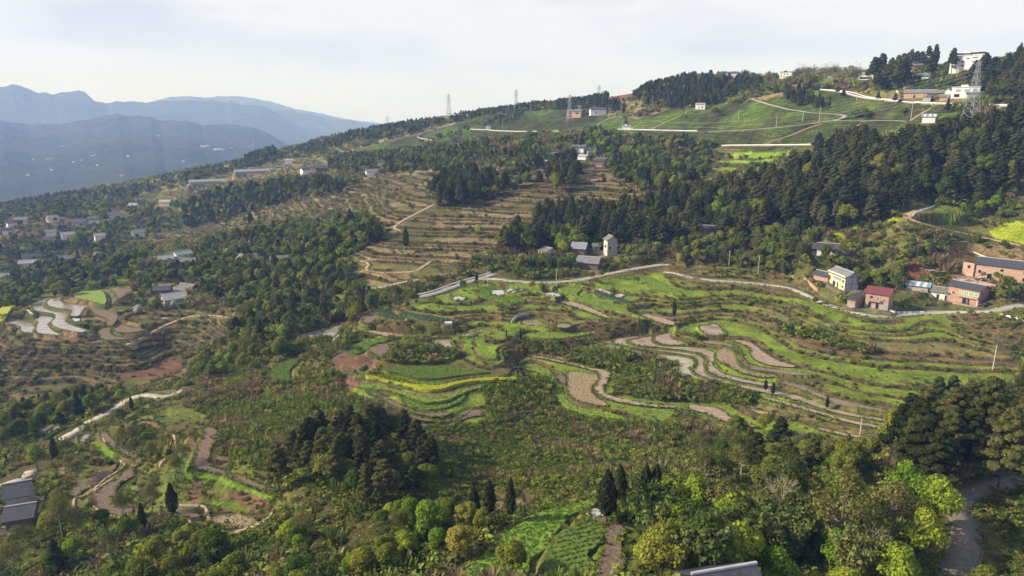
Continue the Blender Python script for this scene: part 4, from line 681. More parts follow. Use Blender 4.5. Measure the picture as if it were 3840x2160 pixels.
    def opening(u0, u1, v0, v1, m_, name, face='f'):
        if face == 'f': x0, x1, y_ = u0 * W, u1 * W, 0
        else: x0, x1 = u0 * D, u1 * D
        z0, z1 = v0 * hh_, v1 * hh_; fr = MB(); pn = MB(); tt = .09
        def bx(m__, a0, a1, c0, c1, o0, o1):
            if face == 'f': m__.box(a0, a1, -o1, -o0, c0, c1)
            else: m__.box(W + o0, W + o1, a0, a1, c0, c1)
        bx(pn, x0, x1, z0, z1, .01, .05); p_ = pn.build(name, m_, root)
        if m_ in ('glass', 'blueglass', 'greenglass') or not far:
            bx(fr, x0 - tt, x1 + tt, z1, z1 + tt, .01, .12); bx(fr, x0 - tt, x1 + tt, z0 - tt, z0, .01, .12); bx(fr, x0 - tt, x0, z0, z1, .01, .12); bx(fr, x1, x1 + tt, z0, z1, .01, .12)
            if (x1 - x0) > 1.6:
                n_ = max(1, int((x1 - x0) / 1.3))
                for k in range(1, n_ + 1): xx = x0 + (x1 - x0) * k / (n_ + 1); bx(fr, xx - .04, xx + .04, z0, z1, .051, .1)
            fr.build('frame', 'trim' if m_ != 'dark' else 'block', p_)
    for wn in h_.get('win', []): opening(*wn, 'window')
    for wn in h_.get('win2', []): opening(*wn, 'window')
    for dr in h_.get('doors', []): opening(dr[0], dr[1], 0, min(2.3 / hh_, .8), 'dark', 'door')
    for wn in h_.get('sidewin', []): opening(*wn, 'dark', 'window', 's')
    if 'yellow two' in h_['label']:
        tr = MB()
        for x in (0, W * .28, W * .8, W): tr.box(x - .12, x + .12, -.14, -.005, 0, hh_)
        tr.box(-.1, W + .1, -.16, -.005, hh_ * .47, hh_ * .52); tr.box(-.2, W + .2, -.5, .1, hh_ - .05, hh_ + .5); tr.build('trim', 'cream', root)
        tb = MB()
        for y in (.1, D / 2, D - .1): tb.box(W + .01, W + .1, y - .1, y + .1, 0, hh_ + (1.6 if y == D / 2 else .2))
        for z in (hh_ * .48, hh_): tb.box(W + .01, W + .13, 0, D, z - .1, z + .1)
        tb.build('timber_frame', 'slate', root)
    if 'maroon metal' in h_['label']:
        MB().box(W * .12, W * .68, -1.1, -.002, hh_ * .46, hh_ * .5).box(W * .12, W * .68, -1.1, -.98, hh_ * .5, hh_ * .66).build('balcony', 'brick', root)
    if 'green-glazed' in h_['label']:
        MB().box(W * .34, W * .99, -1.0, -.13, hh_ * .42, hh_ * .53).build('balcony', 'pinkbrick', root); MB().box(W * .3, W * 1.02, -3, -1.2, -.9, .02).build('terrace', 'concrete', root)
        MB().box(W * .985, W, -1.0, -.9, 0, hh_ * .42).build('column', 'trim', root)
for h_ in HOUSES: build_house(h_)
RL = {2: 'beside the concrete ramp road crossing the gully', 14: 'along the upper ridge road', 15: 'below the striped green tea slope', 16: 'along the mid-hill road', 17: 'beside the road below the lone fir', 18: 'round the asphalt hairpin', 4: 'outside the dirt road bend above the rape field'}
for k, txt in RL.items():
    name, wd, mat, c3 = RD[k]
    if k == 4: guardrail(c3[:len(c3) // 3], wd / 2, 'white steel guardrail ' + txt, 'guardrails'); continue
    guardrail(c3, -wd / 2 + .1, 'white steel guardrail %s, downhill side' % txt, 'guardrails')
    if k in (2, 14, 15): guardrail(c3, wd / 2 - .1, 'white steel guardrail %s, uphill side' % txt, 'guardrails')

# ---------------- pylons and poles ----------------
def pylon(px, base_r, Ht, label, wb=None):
    az, tn = ray(*px); x, y = math.sin(az) * base_r, math.cos(az) * base_r; z = float(samp(Z, x, y)); wb = wb or Ht * .19
    root = add_obj('pylon', None, None, (x, y, z - .5), label=label, category='pylon', group='lattice power pylons on the hill'); root.rotation_euler = (0, 0, R(20)); t_ = Ht / 38 * .085 * (1 + base_r / 900)
    wd = lambda zz: wb * (1 - zz / Ht) ** 1.25 / 2 + .55
    lv = [Ht * (1 - (1 - k / 11) ** 1.25) if False else Ht * k / 11 for k in range(12)]; cs = ((-1, -1), (1, -1), (1, 1), (-1, 1))
    lg = MB(); br = MB()
    for k in range(11):
        w0, w1 = wd(lv[k]), wd(lv[k + 1])
        for i, (sx, sy) in enumerate(cs):
            lg.tube((sx * w0, sy * w0, lv[k]), (sx * w1, sy * w1, lv[k + 1]), t_, t_, 4); ex, ey = cs[(i + 1) % 4]
            br.tube((sx * w0, sy * w0, lv[k]), (ex * w1, ey * w1, lv[k + 1]), t_ * .6, t_ * .6, 3); br.tube((ex * w0, ey * w0, lv[k]), (sx * w1, sy * w1, lv[k + 1]), t_ * .6, t_ * .6, 3); br.tube((sx * w1, sy * w1, lv[k + 1]), (ex * w1, ey * w1, lv[k + 1]), t_ * .6, t_ * .6, 3)
    lg.build('leg_frame', 'steel', root); br.build('bracing', 'steel', root)
    for zf, ln in ((.74, .12), (.84, .105), (.94, .09)):
        ar = MB()
        for s_ in (-1, 1):
            for yy in (-.5, .5): ar.tube((s_ * .5, yy, Ht * zf), (s_ * Ht * ln, 0, Ht * zf + .3), t_ * .8, t_ * .6, 4); ar.tube((s_ * .5, yy, Ht * zf + 1.6), (s_ * Ht * ln, 0, Ht * zf + .3), t_ * .6, t_ * .5, 4)
        ar.build('crossarm', 'steel', root)
        for s_ in (-1, 1): MB().tube((s_ * Ht * ln, 0, Ht * zf + .2), (s_ * Ht * ln, 0, Ht * zf - 1.6), .12, .12, 5).build('insulator', 'dark', root)
    return x, y, z, Ht
PY = []
PY.append(pylon((3630, 500), 462, 42, 'tall steel lattice pylon rising from the dark pine forest'))
PY.append(pylon(T(1,0,(813,900))[0], 1100, 37, 'steel lattice pylon on the skyline above the long white shed'))
PY.append(pylon(T(1,0,(1318,890))[0], 1020, 31, 'steel lattice pylon on the green slope in mid distance'))
PY.append(pylon(T(1,0,(1721,890))[0], 860, 33, 'steel lattice pylon beside the peach coloured house'))
PY.append(pylon(T(1,0,(350,980))[0], 1230, 20, 'small faint pylon among the trees at the far left ridge end'))
PY.append(pylon(T(1,0,(1945,690))[0], 985, 20, 'small pylon poking above the trees left of the red bare hilltop'))
def pole(px, Hm, label, r=None, mat='conc_post', arm=True):
    p_ = hit(px[0], px[1], Z); root = add_obj('utility_pole', None, None, tuple(p_), label=label, category='utility pole', group='utility poles'); dist = math.hypot(p_[0], p_[1]); rr_ = r or .16
    MB().tube((0, 0, -.5), (0, 0, Hm), rr_, rr_ * .7, 7).build('post', mat, root)
    if arm: MB().box(-.9, .9, -.05, .05, Hm - .7, Hm - .58).build('crossbar', 'steel', root)
PL = [(t(2,0,25,865),7,'beside the lone white house'), (t(2,0,421,900),8,'on the tea slope right of the lone white house'), (t(2,0,705,963),9,'on the lower tea track, thin and short'), (t(2,0,904,920),9,'left of the tall double pole'), (t(2,0,1028,930),13,'tallest one in the middle of the tea slope'), (t(2,0,1720,910),13,'leaning slightly at the right end of the tea track'), (t(2,0,1523,770),7,'by the ridge road bend'), (t(2,0,1312,755),6,'below the ridge road guardrail'), (t(2,0,1822,795),6,'below the small pale shed'), (t(2,0,1995,765),9,'right of the timber house on the ridge'),
 (t(1,0,1215,960),11,'above the mid-hill road'), (t(1,0,1243,880),12,'left one of a close pair left of the mid pylon'), (t(1,0,1256,880),12,'right one of a close pair left of the mid pylon'), (t(1,0,1428,835),10,'on the scrubby slope right of the mid pylon'), (t(1,0,2015,898),13,'right of the black-gabled white house'), (t(1,0,2348,820),14,'under the wooded hilltop'), (t(1,0,2098,697),16,'on the red bare hilltop'), (t(1,0,70,1320),14,'by the bend with the white farmhouse'), (t(0,0,2012,1378),13,'beside the lower livestock shed'),
 (t(1,1,1106,718),8.5,'at the bright crop patch below the concrete ramp'), (t(1,1,1622,718),9,'in front of the bamboo grove'), (t(2,1,568,620),9,'on the green terraces above the road'), (t(2,1,348,560),8,'at the left of the green terraces, near the forest'), (t(2,1,2338,1345),9,'thin one among the green terraces at far right'), (t(2,1,1755,570),11,'dark one beside the demolition rubble'), (t(2,2,1337,385),5,'short thin one on the lower terraces')]
for px, Hm, lb in PL: pole(px, Hm, 'concrete utility pole ' + lb if 'dark one' not in lb else 'dark wooden utility pole ' + lb, mat='wood' if 'dark one' in lb else 'conc_post')
def wire(p0, p1, sag, label, r=.035):
    m_ = MB(); p0 = Vector(p0); p1 = Vector(p1); pr = None; o = p0.copy()
    for k in range(25):
        t_ = k / 24; p_ = p0.lerp(p1, t_) - o; p_.z -= sag * 4 * t_ * (1 - t_)
        if pr is not None: m_.tube(pr, p_, r, r, 3)
        pr = p_
    ob = m_.build('power_line', 'steel', None, label=label, category='power line', group='power lines strung between the pylons'); ob.location = o
P0 = PY[0]; far_end = (700, 470, 45)
for k, (zf, ln) in enumerate(((.74, .12), (.84, .105), (.94, .09))):
    for s_ in (-1, 1):
        ax = P0[3] * ln * s_; pos = (P0[0] + ax * math.cos(R(20)), P0[1] + ax * math.sin(R(20)), P0[2] + P0[3] * zf - 1.4)
        wire(pos, (pos[0] + 330, pos[1] - 170, pos[2] - 6), 12, 'thin power line running right from the tall pylon', .03)
        q_ = PY[3]; e2 = (q_[0] + ax, q_[1], q_[2] + q_[3] * zf - 1.2); wire(pos, e2, 30, 'thin power line from the tall pylon to the one by the peach house', .03)
# ---------------- plants: prototypes ----------------
def leafmat(name, col, var=.35, trans=.35, hue=.03, spread=.5):
    m = bpy.data.materials.new(name); m.use_nodes = True; nt = m.node_tree; nn = nt.nodes; ll = nt.links; nn.clear()
    out = nn.new('ShaderNodeOutputMaterial'); df = nn.new('ShaderNodeBsdfDiffuse'); tr = nn.new('ShaderNodeBsdfTranslucent'); mxs = nn.new('ShaderNodeMixShader'); mxs.inputs[0].default_value = trans
    oi = nn.new('ShaderNodeObjectInfo'); ge = nn.new('ShaderNodeNewGeometry'); hs = nn.new('ShaderNodeHueSaturation'); hs.inputs['Color'].default_value = tuple(col) + (1,)
    def mr(src, a_, b_): r = nn.new('ShaderNodeMapRange'); r.inputs['To Min'].default_value = a_; r.inputs['To Max'].default_value = b_; ll.new(src, r.inputs[0]); return r.outputs[0]
    ll.new(mr(oi.outputs['Random'], .5 - hue, .5 + hue), hs.inputs['Hue'])
    mm = nn.new('ShaderNodeMath'); mm.operation = 'MULTIPLY'; ll.new(mr(oi.outputs['Random'], 1 + var, 1 - var), mm.inputs[0]); ll.new(mr(ge.outputs['Random Per Island'], 1 - spread, 1 + spread), mm.inputs[1]); ll.new(mm.outputs[0], hs.inputs['Value'])
    ll.new(hs.outputs[0], df.inputs[0]); ll.new(hs.outputs[0], tr.inputs[0]); ll.new(df.outputs[0], mxs.inputs[1]); ll.new(tr.outputs[0], mxs.inputs[2]); ll.new(mxs.outputs[0], out.inputs[0]); MAT[name] = m; return m
leafmat('pine_leaf', (.076, .086, .028), .5); leafmat('fir_leaf', (.062, .076, .028), .45); leafmat('broad_leaf', (.14, .175, .032), .4, .35, .04); leafmat('spring_leaf', (.22, .30, .035), .2, .4, .025)
leafmat('cypress_leaf', (.04, .052, .02), .2, .2); leafmat('bamboo_leaf', (.14, .17, .05), .25, .35); leafmat('blossom', (.55, .55, .48), .15, .3, .01); leafmat('bud_leaf', (.14, .15, .045), .25, .35); leafmat('gold_leaf', (.32, .30, .06), .2, .4)
leafmat('shrub_leaf', (.11, .14, .035), .45, .3, .05); leafmat('dry_leaf', (.20, .165, .085), .35, .3, .03, .4); leafmat('tuft_leaf', (.17, .21, .05), .3, .35, .03); leafmat('rust_leaf', (.125, .09, .05), .3, .3)
simple('bark', (.075, .06, .045), .95, .3, 3); simple('pale_bark', (.30, .26, .2), .95, .25, 3); simple('culm', (.22, .25, .10), .7, .3, 2); simple('dark_bark', (.06, .05, .04), .95, .3, 3)
def unit(n, r): v = r.normal(size=(n, 3)); return v / np.linalg.norm(v, axis=1)[:, None]
def quads(c, nrm, sz, r, asp=1.0):
    n = len(c); a_ = np.cross(nrm, unit(n, r)); a_ /= np.linalg.norm(a_, axis=1)[:, None] + 1e-9; b_ = np.cross(nrm, a_); sa = (sz * r.uniform(.6, 1.3, n) * asp)[:, None] / 2; sb = (sz * r.uniform(.6, 1.3, n))[:, None] / 2
    V = np.stack([c - a_ * sa - b_ * sb * .6, c + a_ * sa * .7 - b_ * sb, c + a_ * sa + b_ * sb * .6, c - a_ * sa * .5 + b_ * sb], 1); return V.reshape(-1, 3)
def blobs(cs, rs, n, sz, r, flat=1.0, up=.25, asp=1.0, inner=.35):
    w_ = rs ** 2; k = r.choice(len(cs), n, p=w_ / w_.sum()); d_ = unit(n, r); d_[:, 2] = np.abs(d_[:, 2]) * np.where(r.random(n) < .75, 1, -1)
    rad = rs[k] * (1 - inner * r.random(n) ** 2); c = cs[k] + d_ * rad[:, None] * np.array([1, 1, flat]); nm = d_ + unit(n, r) * .55; nm[:, 2] += up; nm /= np.linalg.norm(nm, axis=1)[:, None]; return quads(c, nm, sz, r, asp)
def trunk_mesh(H, r0, limbs, r, lean=0, n=6):
    m = MB(); pr = Vector((0, 0, -.4)); pts = []
    for k in range(6):
        t_ = k / 5; p_ = Vector((lean * t_ * t_ * H + math.sin(t_ * 5 + H) * .02 * H * t_, math.cos(t_ * 4 + H) * .02 * H * t_, H * t_)); pts.append(p_)
        m.tube(pr, p_, r0 * (1 - .8 * max(t_ - .2, 0)), r0 * (1 - .8 * t_), n); pr = p_
    for c_ in limbs:
        c_ = Vector(c_); t_ = min(max((c_.z * .72) / H, .25), .95); i = min(int(t_ * 5), 4); b_ = pts[i].lerp(pts[i + 1], t_ * 5 - i)
        mid = b_.lerp(c_, .5) + Vector((0, 0, -.04 * H)); m.tube(b_, mid, r0 * .38, r0 * .26, 4); m.tube(mid, c_, r0 * .26, r0 * .08, 4)
    return m
PROTO = {}
def kit(kind, var, V, leaf, tm, bark, V2=None):
    n = len(V) // 4; cm = new_mesh(kind + '_crown', V, np.arange(n * 4), 4, [MAT[leaf]]); td = bpy.data.meshes.new(kind + '_trunk'); td.from_pydata(tm.v, [], tm.f); td.materials.append(MAT[bark])
    PROTO.setdefault(kind, []).append((cm, td))
def gen(kind, lod, seed):
    r = np.random.default_rng(seed); q_ = [1.0, .32][lod]; s_ = [1.0, 1.75][lod]       # unit trees are 10 m tall
    K = kind + ('_far' if lod else '')
    if kind == 'pine':
        nb = 30; cs = []; rs = []
        for k in range(nb):
            t_ = k / (nb - 1); z = 4.2 + 5.5 * t_; rad = (2.3 * (1 - t_) ** .7 + .25) * r.uniform(.55, 1.1); a_ = k * 2.4 + r.uniform(-.4, .4); cs.append((math.cos(a_) * rad * .8, math.sin(a_) * rad * .8, z)); rs.append(.5 + .42 * (1 - t_) * r.uniform(.6, 1.3))
        cs = np.array(cs); rs = np.array(rs); V = blobs(cs, rs, int([6200, 1400][lod]), .27 * s_, r, .5, .3, 1.2); tm = trunk_mesh(9.4, .17, [c for c in cs[:10]], r); kit(K, 0, V, 'pine_leaf', tm, 'bark')
    elif kind == 'fir':
        n = int(3400 * q_); t_ = r.random(n) ** .8; lay = np.floor(t_ * 13) / 13; z = 1.8 + 8.3 * lay + r.uniform(-.1, .25, n); f_ = r.random(n) ** .5; rad = (2.0 * (1 - lay) + .12) * f_ * (1 + .22 * np.sin(lay * 60 + 1)); a_ = r.uniform(0, 6.283, n); rad *= 1 + .25 * np.sin(a_ * 3 + lay * 40)
        c = np.c_[np.cos(a_) * rad, np.sin(a_) * rad, z - rad * .35]; nm = np.c_[np.cos(a_) * .6, np.sin(a_) * .6, np.ones(n)] + unit(n, r) * .5; nm /= np.linalg.norm(nm, axis=1)[:, None]; kit(K, 0, quads(c, nm, .34 * s_, r, 1.3), 'fir_leaf', trunk_mesh(9.8, .16, [], r), 'bark')
    elif kind in ('broad', 'spring', 'blossom', 'gold', 'bud'):
        nb = 15; d_ = unit(nb, r); d_[:, 2] = np.abs(d_[:, 2]) * 1.0 - .25; R0 = 2.9 * r.uniform(.85, 1.1); cs = np.c_[d_[:, 0] * R0, d_[:, 1] * R0, 5.9 + d_[:, 2] * 3.1] * 1.0; cs[:, :2] *= r.uniform(.55, 1, nb)[:, None]; rs = r.uniform(.9, 1.65, nb)
        cs = np.vstack([cs, [(0, 0, 6.5), (.3, -.2, 8.2)]]); rs = np.r_[rs, 1.9, 1.3]; sparse = .42 if kind in ('bud',) else 1
        V = blobs(cs, rs, int(4300 * q_ * sparse), (.36 if kind != 'bud' else .24) * s_, r, .85, .3, 1.0, .5); kit(K, 0, V, {'broad': 'broad_leaf', 'spring': 'spring_leaf', 'blossom': 'blossom', 'gold': 'gold_leaf', 'bud': 'bud_leaf'}[kind], trunk_mesh(6.8, .2, [c for c in cs], r, .01), 'bark' if kind != 'bud' else 'pale_bark')
    elif kind == 'cypress':
        n = int(4200 * q_); t_ = r.random(n); z = 2.7 + 7.4 * t_; prof = np.sin(np.clip((t_ ** .85) * 3.05 + .12, 0, math.pi)) ** .6 * (1 - .45 * t_); a_ = r.uniform(0, 6.283, n); lump = 1 + .16 * np.sin(a_ * 4 + z * 2.1) + .12 * np.sin(a_ * 7 - z * 3.3)
        rad = 1.75 * prof * lump * (1 - .3 * r.random(n) ** 2); c = np.c_[np.cos(a_) * rad, np.sin(a_) * rad, z]; nm = np.c_[np.cos(a_), np.sin(a_), .2 + 0 * a_] + unit(n, r) * .6; nm /= np.linalg.norm(nm, axis=1)[:, None]; kit(K, 0, quads(c, nm, .3 * s_, r, .8), 'cypress_leaf', trunk_mesh(8.5, .13, [], r, .006 * (seed % 3 - 1)), 'dark_bark')
    elif kind == 'bamboo':
        tm = MB(); L_ = []; nc = 26
        for k in range(nc):
            a_ = r.uniform(0, 6.283); b_ = r.uniform(0, 1.5); x0, y0 = math.cos(a_) * b_, math.sin(a_) * b_; h = r.uniform(7, 10); lean = r.uniform(.6, 2.2); pr = None
            for j in range(7):
                t_ = j / 6; p_ = (x0 + math.cos(a_) * lean * t_ ** 2.2, y0 + math.sin(a_) * lean * t_ ** 2.2, h * (t_ - .12 * t_ ** 5))
                if pr: tm.tube(pr, p_, .045, .035, 3)
                pr = p_
                if t_ > .3: L_.append(p_ + (.35 + .75 * math.sin(t_ * 2.6),))
        L_ = np.array(L_); V = blobs(L_[:, :3], L_[:, 3] * .9, int(4200 * q_), .3 * s_, r, .8, .1, 1.6, .8); kit(K, 0, V, 'bamboo_leaf', tm, 'culm')
    elif kind == 'bare':
        tm = MB()
        def br(p_, d_, L2, rr_, dep):
            e_ = p_ + d_ * L2; tm.tube(p_, e_, rr_, rr_ * .68, 4 if dep < 3 else 3)
            if dep >= 5 or len(tm.v) > 16000: return
            for _ in range(3 if dep in (1, 2, 3) else 2):
                nd = (d_ + Vector(r.normal(size=3)) * .42 + Vector((0, 0, .12))).normalized(); br(e_, nd, L2 * r.uniform(.6, .82), rr_ * .62, dep + 1)
        br(Vector((0, 0, -.3)), Vector((.03, 0, 1)), 3.3, .17, 0); cs = r.normal(size=(10, 3)) * np.array([1.6, 1.6, 1.3]) + np.array([0, 0, 7]); V = blobs(cs, np.full(10, 1.2), int(260 * q_), .22 * s_, r); kit(K, 0, V, 'bud_leaf', tm, 'pale_bark')
    elif kind == 'shrub':
        pass
for kd in ('pine', 'fir', 'broad', 'spring', 'blossom', 'cypress', 'bamboo', 'bare', 'gold', 'bud'):
    for lod in (0, 1):
        for sdd in range(3 if kd in ('pine', 'fir', 'broad', 'spring', 'bamboo', 'bud') else 2): gen(kd, lod, sdd * 31 + len(kd) * 7)
NAMES = {'pine': ('pine_tree', 'pine tree'), 'fir': ('fir_tree', 'fir tree'), 'broad': ('broadleaf_tree', 'tree'), 'spring': ('bright_green_tree', 'tree'), 'blossom': ('blossoming_tree', 'blossom tree'), 'cypress': ('cypress_tree', 'cypress'), 'bamboo': ('bamboo_clump', 'bamboo'), 'bare': ('bare_tree', 'bare tree'), 'gold': ('golden_tree', 'tree'), 'bud': ('budding_tree', 'tree')}
def plant(kind, pos, h, label, group=None, wide=1.0, rot=None, near=None):
    dist = math.hypot(pos[0], pos[1]); lod = 0 if (near or h / dist * 683 > 15) else 1; L_ = PROTO[kind + ('_far' if lod else '')]; cm, td = L_[random.randrange(len(L_))]; nm, cat = NAMES[kind]
    root = bpy.data.objects.new(nm, None); COL.objects.link(root); root.location = (pos[0], pos[1], pos[2] - .1); s_ = h / 10; root.scale = (s_ * wide, s_ * wide, s_); root.rotation_euler = (0, 0, random.uniform(0, 6.28) if rot is None else rot)
    root['label'] = label; root['category'] = cat
    if group: root['group'] = group
    o = bpy.data.objects.new('crown', cm); COL.objects.link(o); o.parent = root; o = bpy.data.objects.new('trunk', td); COL.objects.link(o); o.parent = root
# ---------------- woods: (kind weights, trees per m2, height range, polygon of crowns, phrase, group) ----------------
W_ = []
def wood(mix, dens, hr, poly, phrase, group, rr=(46, 2000)): W_.append((mix, dens, hr, poly, phrase, group, rr))
PI = {'pine': .72, 'fir': .2, 'broad': .08}; MX = {'broad': .42, 'pine': .3, 'bamboo': .14, 'spring': .07, 'bud': .07}; BL = {'broad': .62, 'spring': .14, 'bud': .14, 'bamboo': .1}
wood(PI, .065, (12, 18), P((1800,470),(1850,455),(2010,420),(2080,385),(2100,350),(2160,335),(2230,372),(2330,340),(2420,310),(2480,300),(2576,275),(2576,460),(2480,480),(2330,500),(2250,530),(2130,540),(2050,550),(1930,540),(1820,520)), 'in the big dark forest on the right slope', 'trees of the big forest on the right slope')
wood({'pine': .7, 'fir': .22, 'broad': .08}, .055, (11, 16), P((1700,480),(1820,470),(1820,530),(1960,560),(1930,600),(1700,655),(1570,650),(1560,600),(1470,600),(1440,570),(1300,650),(1235,650),(1250,600),(1330,560),(1370,530),(1450,520),(1560,512),(1620,500)), 'in the dark forest behind the central farmhouses', 'trees of the forest behind the central farmhouses', (374, 2000))
wood({'spring': .75, 'broad': .25}, .12, (9, 12), P((1390,600),(1400,565),(1460,560),(1470,600),(1430,625)), 'in the light green patch left of the tall concrete house', 'light green trees by the tall concrete house')
wood({'spring': .85, 'broad': .15}, .16, (12, 15), P((1800,490),(1860,480),(1920,495),(1920,530),(1850,545),(1800,530)), 'in the light green patch inside the dark forest', 'light green trees inside the dark forest')
wood({'bamboo': .45, 'broad': .35, 'bud': .1, 'pine': .1}, .06, (7, 11), P((1700,600),(1780,585),(1930,575),(2050,560),(2090,590),(2120,640),(2090,670),(1980,680),(1860,650),(1760,640),(1700,650)), 'on the lower fringe of the right-hand forest', 'trees on the lower fringe of the right forest')
wood({'broad': .6, 'bud': .2, 'spring': .1, 'bamboo': .1}, .05, (5, 8.5), P((2100,615),(2200,600),(2300,610),(2380,650),(2290,665),(2290,700),(2250,720),(2170,720),(2140,690),(2110,650)), 'on the scrubby slope above the yellow farmhouse', 'trees on the slope above the yellow farmhouse')
wood({'broad': .7, 'spring': .3}, .04, (5, 8), P((2320,510),(2400,490),(2480,485),(2576,455),(2576,540),(2500,545),(2400,530),(2340,545)), 'in the rounded grove above the dirt road bend', 'trees of the grove above the dirt road', (388, 2000))
wood({'broad': .8, 'gold': .2}, .05, (4, 6), P((2420,500),(2520,470),(2560,480),(2500,510),(2440,520)), 'on the crest of the grove above the dirt road', 'yellowish trees on the crest of the grove', (388, 2000))
wood(PI, .03, (11, 16), P((1600,225),(1690,190),(1800,187),(1900,197),(1955,215),(1960,240),(1985,250),(1900,258),(1820,268),(1710,258),(1640,255),(1590,240)), 'on the wooded hilltop below the skyline', 'trees of the hilltop wood', (748, 2000))
wood({'fir': .5, 'pine': .5}, .03, (9, 13), P((1960,215),(2040,205),(2035,235),(2060,240),(2110,250),(2100,262),(2050,262),(1990,255)), 'in the dark clump on top of the tea slope', 'trees of the clump on the tea slope')
wood({'pine': .5, 'broad': .5}, .02, (8, 12), P((2090,222),(2220,205),(2290,225),(2280,245),(2170,245),(2110,235)), 'below the ridge houses', 'trees below the ridge houses')
wood({'pine': 1}, .009, (25, 32), P((2205,165),(2270,155),(2345,155),(2350,190),(2290,195),(2230,200),(2205,190)), 'in the row of tall pines on the ridge skyline', 'tall pines on the ridge skyline')
wood({'bamboo': .6, 'broad': .4}, .03, (8, 12), P((2330,205),(2420,195),(2510,200),(2540,225),(2520,245),(2440,240),(2340,228)), 'below the apartment house on the ridge', 'trees below the apartment house')
wood(PI, .03, (17, 23), P((2440,190),(2460,165),(2520,160),(2576,130),(2576,230),(2520,220),(2440,205)), 'on the wooded hill at the far right skyline', 'trees of the far right hill')
wood({'broad': .6, 'pine': .4}, .02, (9, 12), P((820,395),(900,380),(1000,378),(1130,362),(1260,345),(1350,340),(1380,368),(1370,398),(1290,418),(1200,400),(1100,425),(1000,425),(900,430),(830,420)), 'in the long wood across the middle of the slope', 'trees of the long middle wood')
wood(PI, .032, (12, 16), P((1060,488),(1100,440),(1190,418),(1280,440),(1270,468),(1160,498)), 'in the dark wood left of the mid-slope terraces', 'trees of the dark mid-slope wood')
wood({'pine': .5, 'broad': .5}, .03, (10, 14), P((1300,452),(1310,435),(1350,430),(1366,450),(1330,462)), 'in the small clump beside the round dark wood', 'trees of the small mid-slope clump')
wood({'pine': .8, 'broad': .2}, .034, (13, 18), P((1362,455),(1380,415),(1410,388),(1440,385),(1455,410),(1455,440),(1420,465)), 'in the round dark wood below the hamlet', 'trees of the round wood below the hamlet')
wood({'pine': .35, 'broad': .45, 'spring': .1, 'bamboo': .1}, .03, (10, 14), P((1400,345),(1500,325),(1560,340),(1740,335),(1785,370),(1765,450),(1700,480),(1620,470),(1540,430),(1525,395),(1480,372),(1400,368)), 'in the wood right of the hamlet', 'trees of the wood right of the hamlet')
wood({'spring': 1}, .08, (9, 12), P((1565,372),(1600,364),(1645,368),(1650,382),(1600,388),(1568,384)), 'in the vivid light green copse right of the hamlet', 'vivid green trees right of the hamlet')
wood({'pine': .6, 'broad': .4}, .03, (11, 15), P((480,502),(560,472),(700,450),(800,440),(870,458),(860,472),(740,488),(640,520),(560,545),(470,560),(440,540)), 'in the dark belt along the upper edge of the terraces', 'trees of the belt above the terraces')
wood({'pine': .35, 'broad': .5, 'bamboo': .05, 'bud': .1}, .028, (8, 12), P((480,620),(560,590),(700,560),(850,540),(940,548),(960,590),(880,615),(820,640),(700,650),(560,650)), 'in the dark wood below the brown terraces', 'trees of the wood below the brown terraces')
wood({'broad': .55, 'pine': .22, 'bud': .12, 'bamboo': .05, 'spring': .06}, .034, (8, 11.5), P((340,700),(420,640),(560,645),(700,645),(850,640),(890,700),(940,740),(950,765),(830,825),(760,825),(640,855),(580,845),(565,800),(590,770),(600,745),(490,722),(340,720)), 'in the large wood left of the central terraces', 'trees of the large wood left of the centre')
wood({'broad': .65, 'spring': .1, 'bud': .25}, .02, (7, 11), P((590,850),(760,840),(840,850),(700,920),(560,960),(470,962),(480,900)), 'in the light wood below the large one', 'trees of the light wood in the gully', (275, 2000))
wood({'broad': .6, 'fir': .15, 'bud': .15, 'pine': .1}, .026, (7, 11), P((0,1040),(100,1000),(200,960),(300,975),(440,965),(300,1020),(250,1040),(130,1085),(0,1110)), 'in the dark gully wood behind the pale road', 'trees of the gully behind the pale road', (275, 2000))
wood(BL, .014, (8, 13), P((0,505),(300,480),(480,545),(400,590),(340,700),(330,715),(0,760)), 'in the wooded valley on the left', 'trees scattered through the left valley')
wood({'pine': .4, 'broad': .6}, .012, (9, 13), P((0,600),(150,560),(300,600),(340,700),(330,718),(100,745),(0,755)), 'in the dark lower part of the left valley', 'trees in the lower left valley')
wood({'broad': .7, 'pine': .3}, .016, (9, 13), P((0,500),(300,470),(470,430),(600,400),(700,380),(760,375),(700,395),(560,430),(450,455),(300,500),(0,540)), 'along the left ridge edge above the blue valley', 'trees along the left ridge edge')
wood({'pine': .6, 'broad': .4}, .03, (12, 17), P((615,395),(650,375),(690,370),(700,385),(650,405),(615,408)), 'in the rounded dark copse on the left ridge edge', 'trees of the copse on the left ridge')
wood({'pine': .6, 'broad': .4}, .02, (9, 13), P((740,370),(900,325),(1000,308),(1100,296),(1280,262),(1400,250),(1500,235),(1500,250),(1390,262),(1280,275),(1100,305),(1020,335),(900,350),(760,385)), 'along the long left skyline', 'trees along the long left skyline')
wood({'pine': .7, 'fir': .3}, .02, (10, 14), P((1400,262),(1410,245),(1500,232),(1530,225),(1530,245),(1580,255),(1590,275),(1500,268),(1430,275)), 'behind the peach coloured house', 'trees behind the peach coloured house')
wood({'broad': .7, 'pine': .3}, .02, (8, 12), P((1050,350),(1130,330),(1200,305),(1300,280),(1330,270),(1310,290),(1230,315),(1140,340),(1060,355)), 'in the scrub band left of the mid pylon', 'trees of the scrub band by the mid pylon')
wood({'bamboo': .75, 'broad': .25}, .12, (8, 10.5), P((1265,700),(1265,668),(1330,648),(1400,640),(1440,645),(1465,668),(1450,700),(1360,708),(1300,704)), 'in the bamboo grove in front of the central farmhouses', 'bamboo grove by the central farmhouses', (339, 2000))
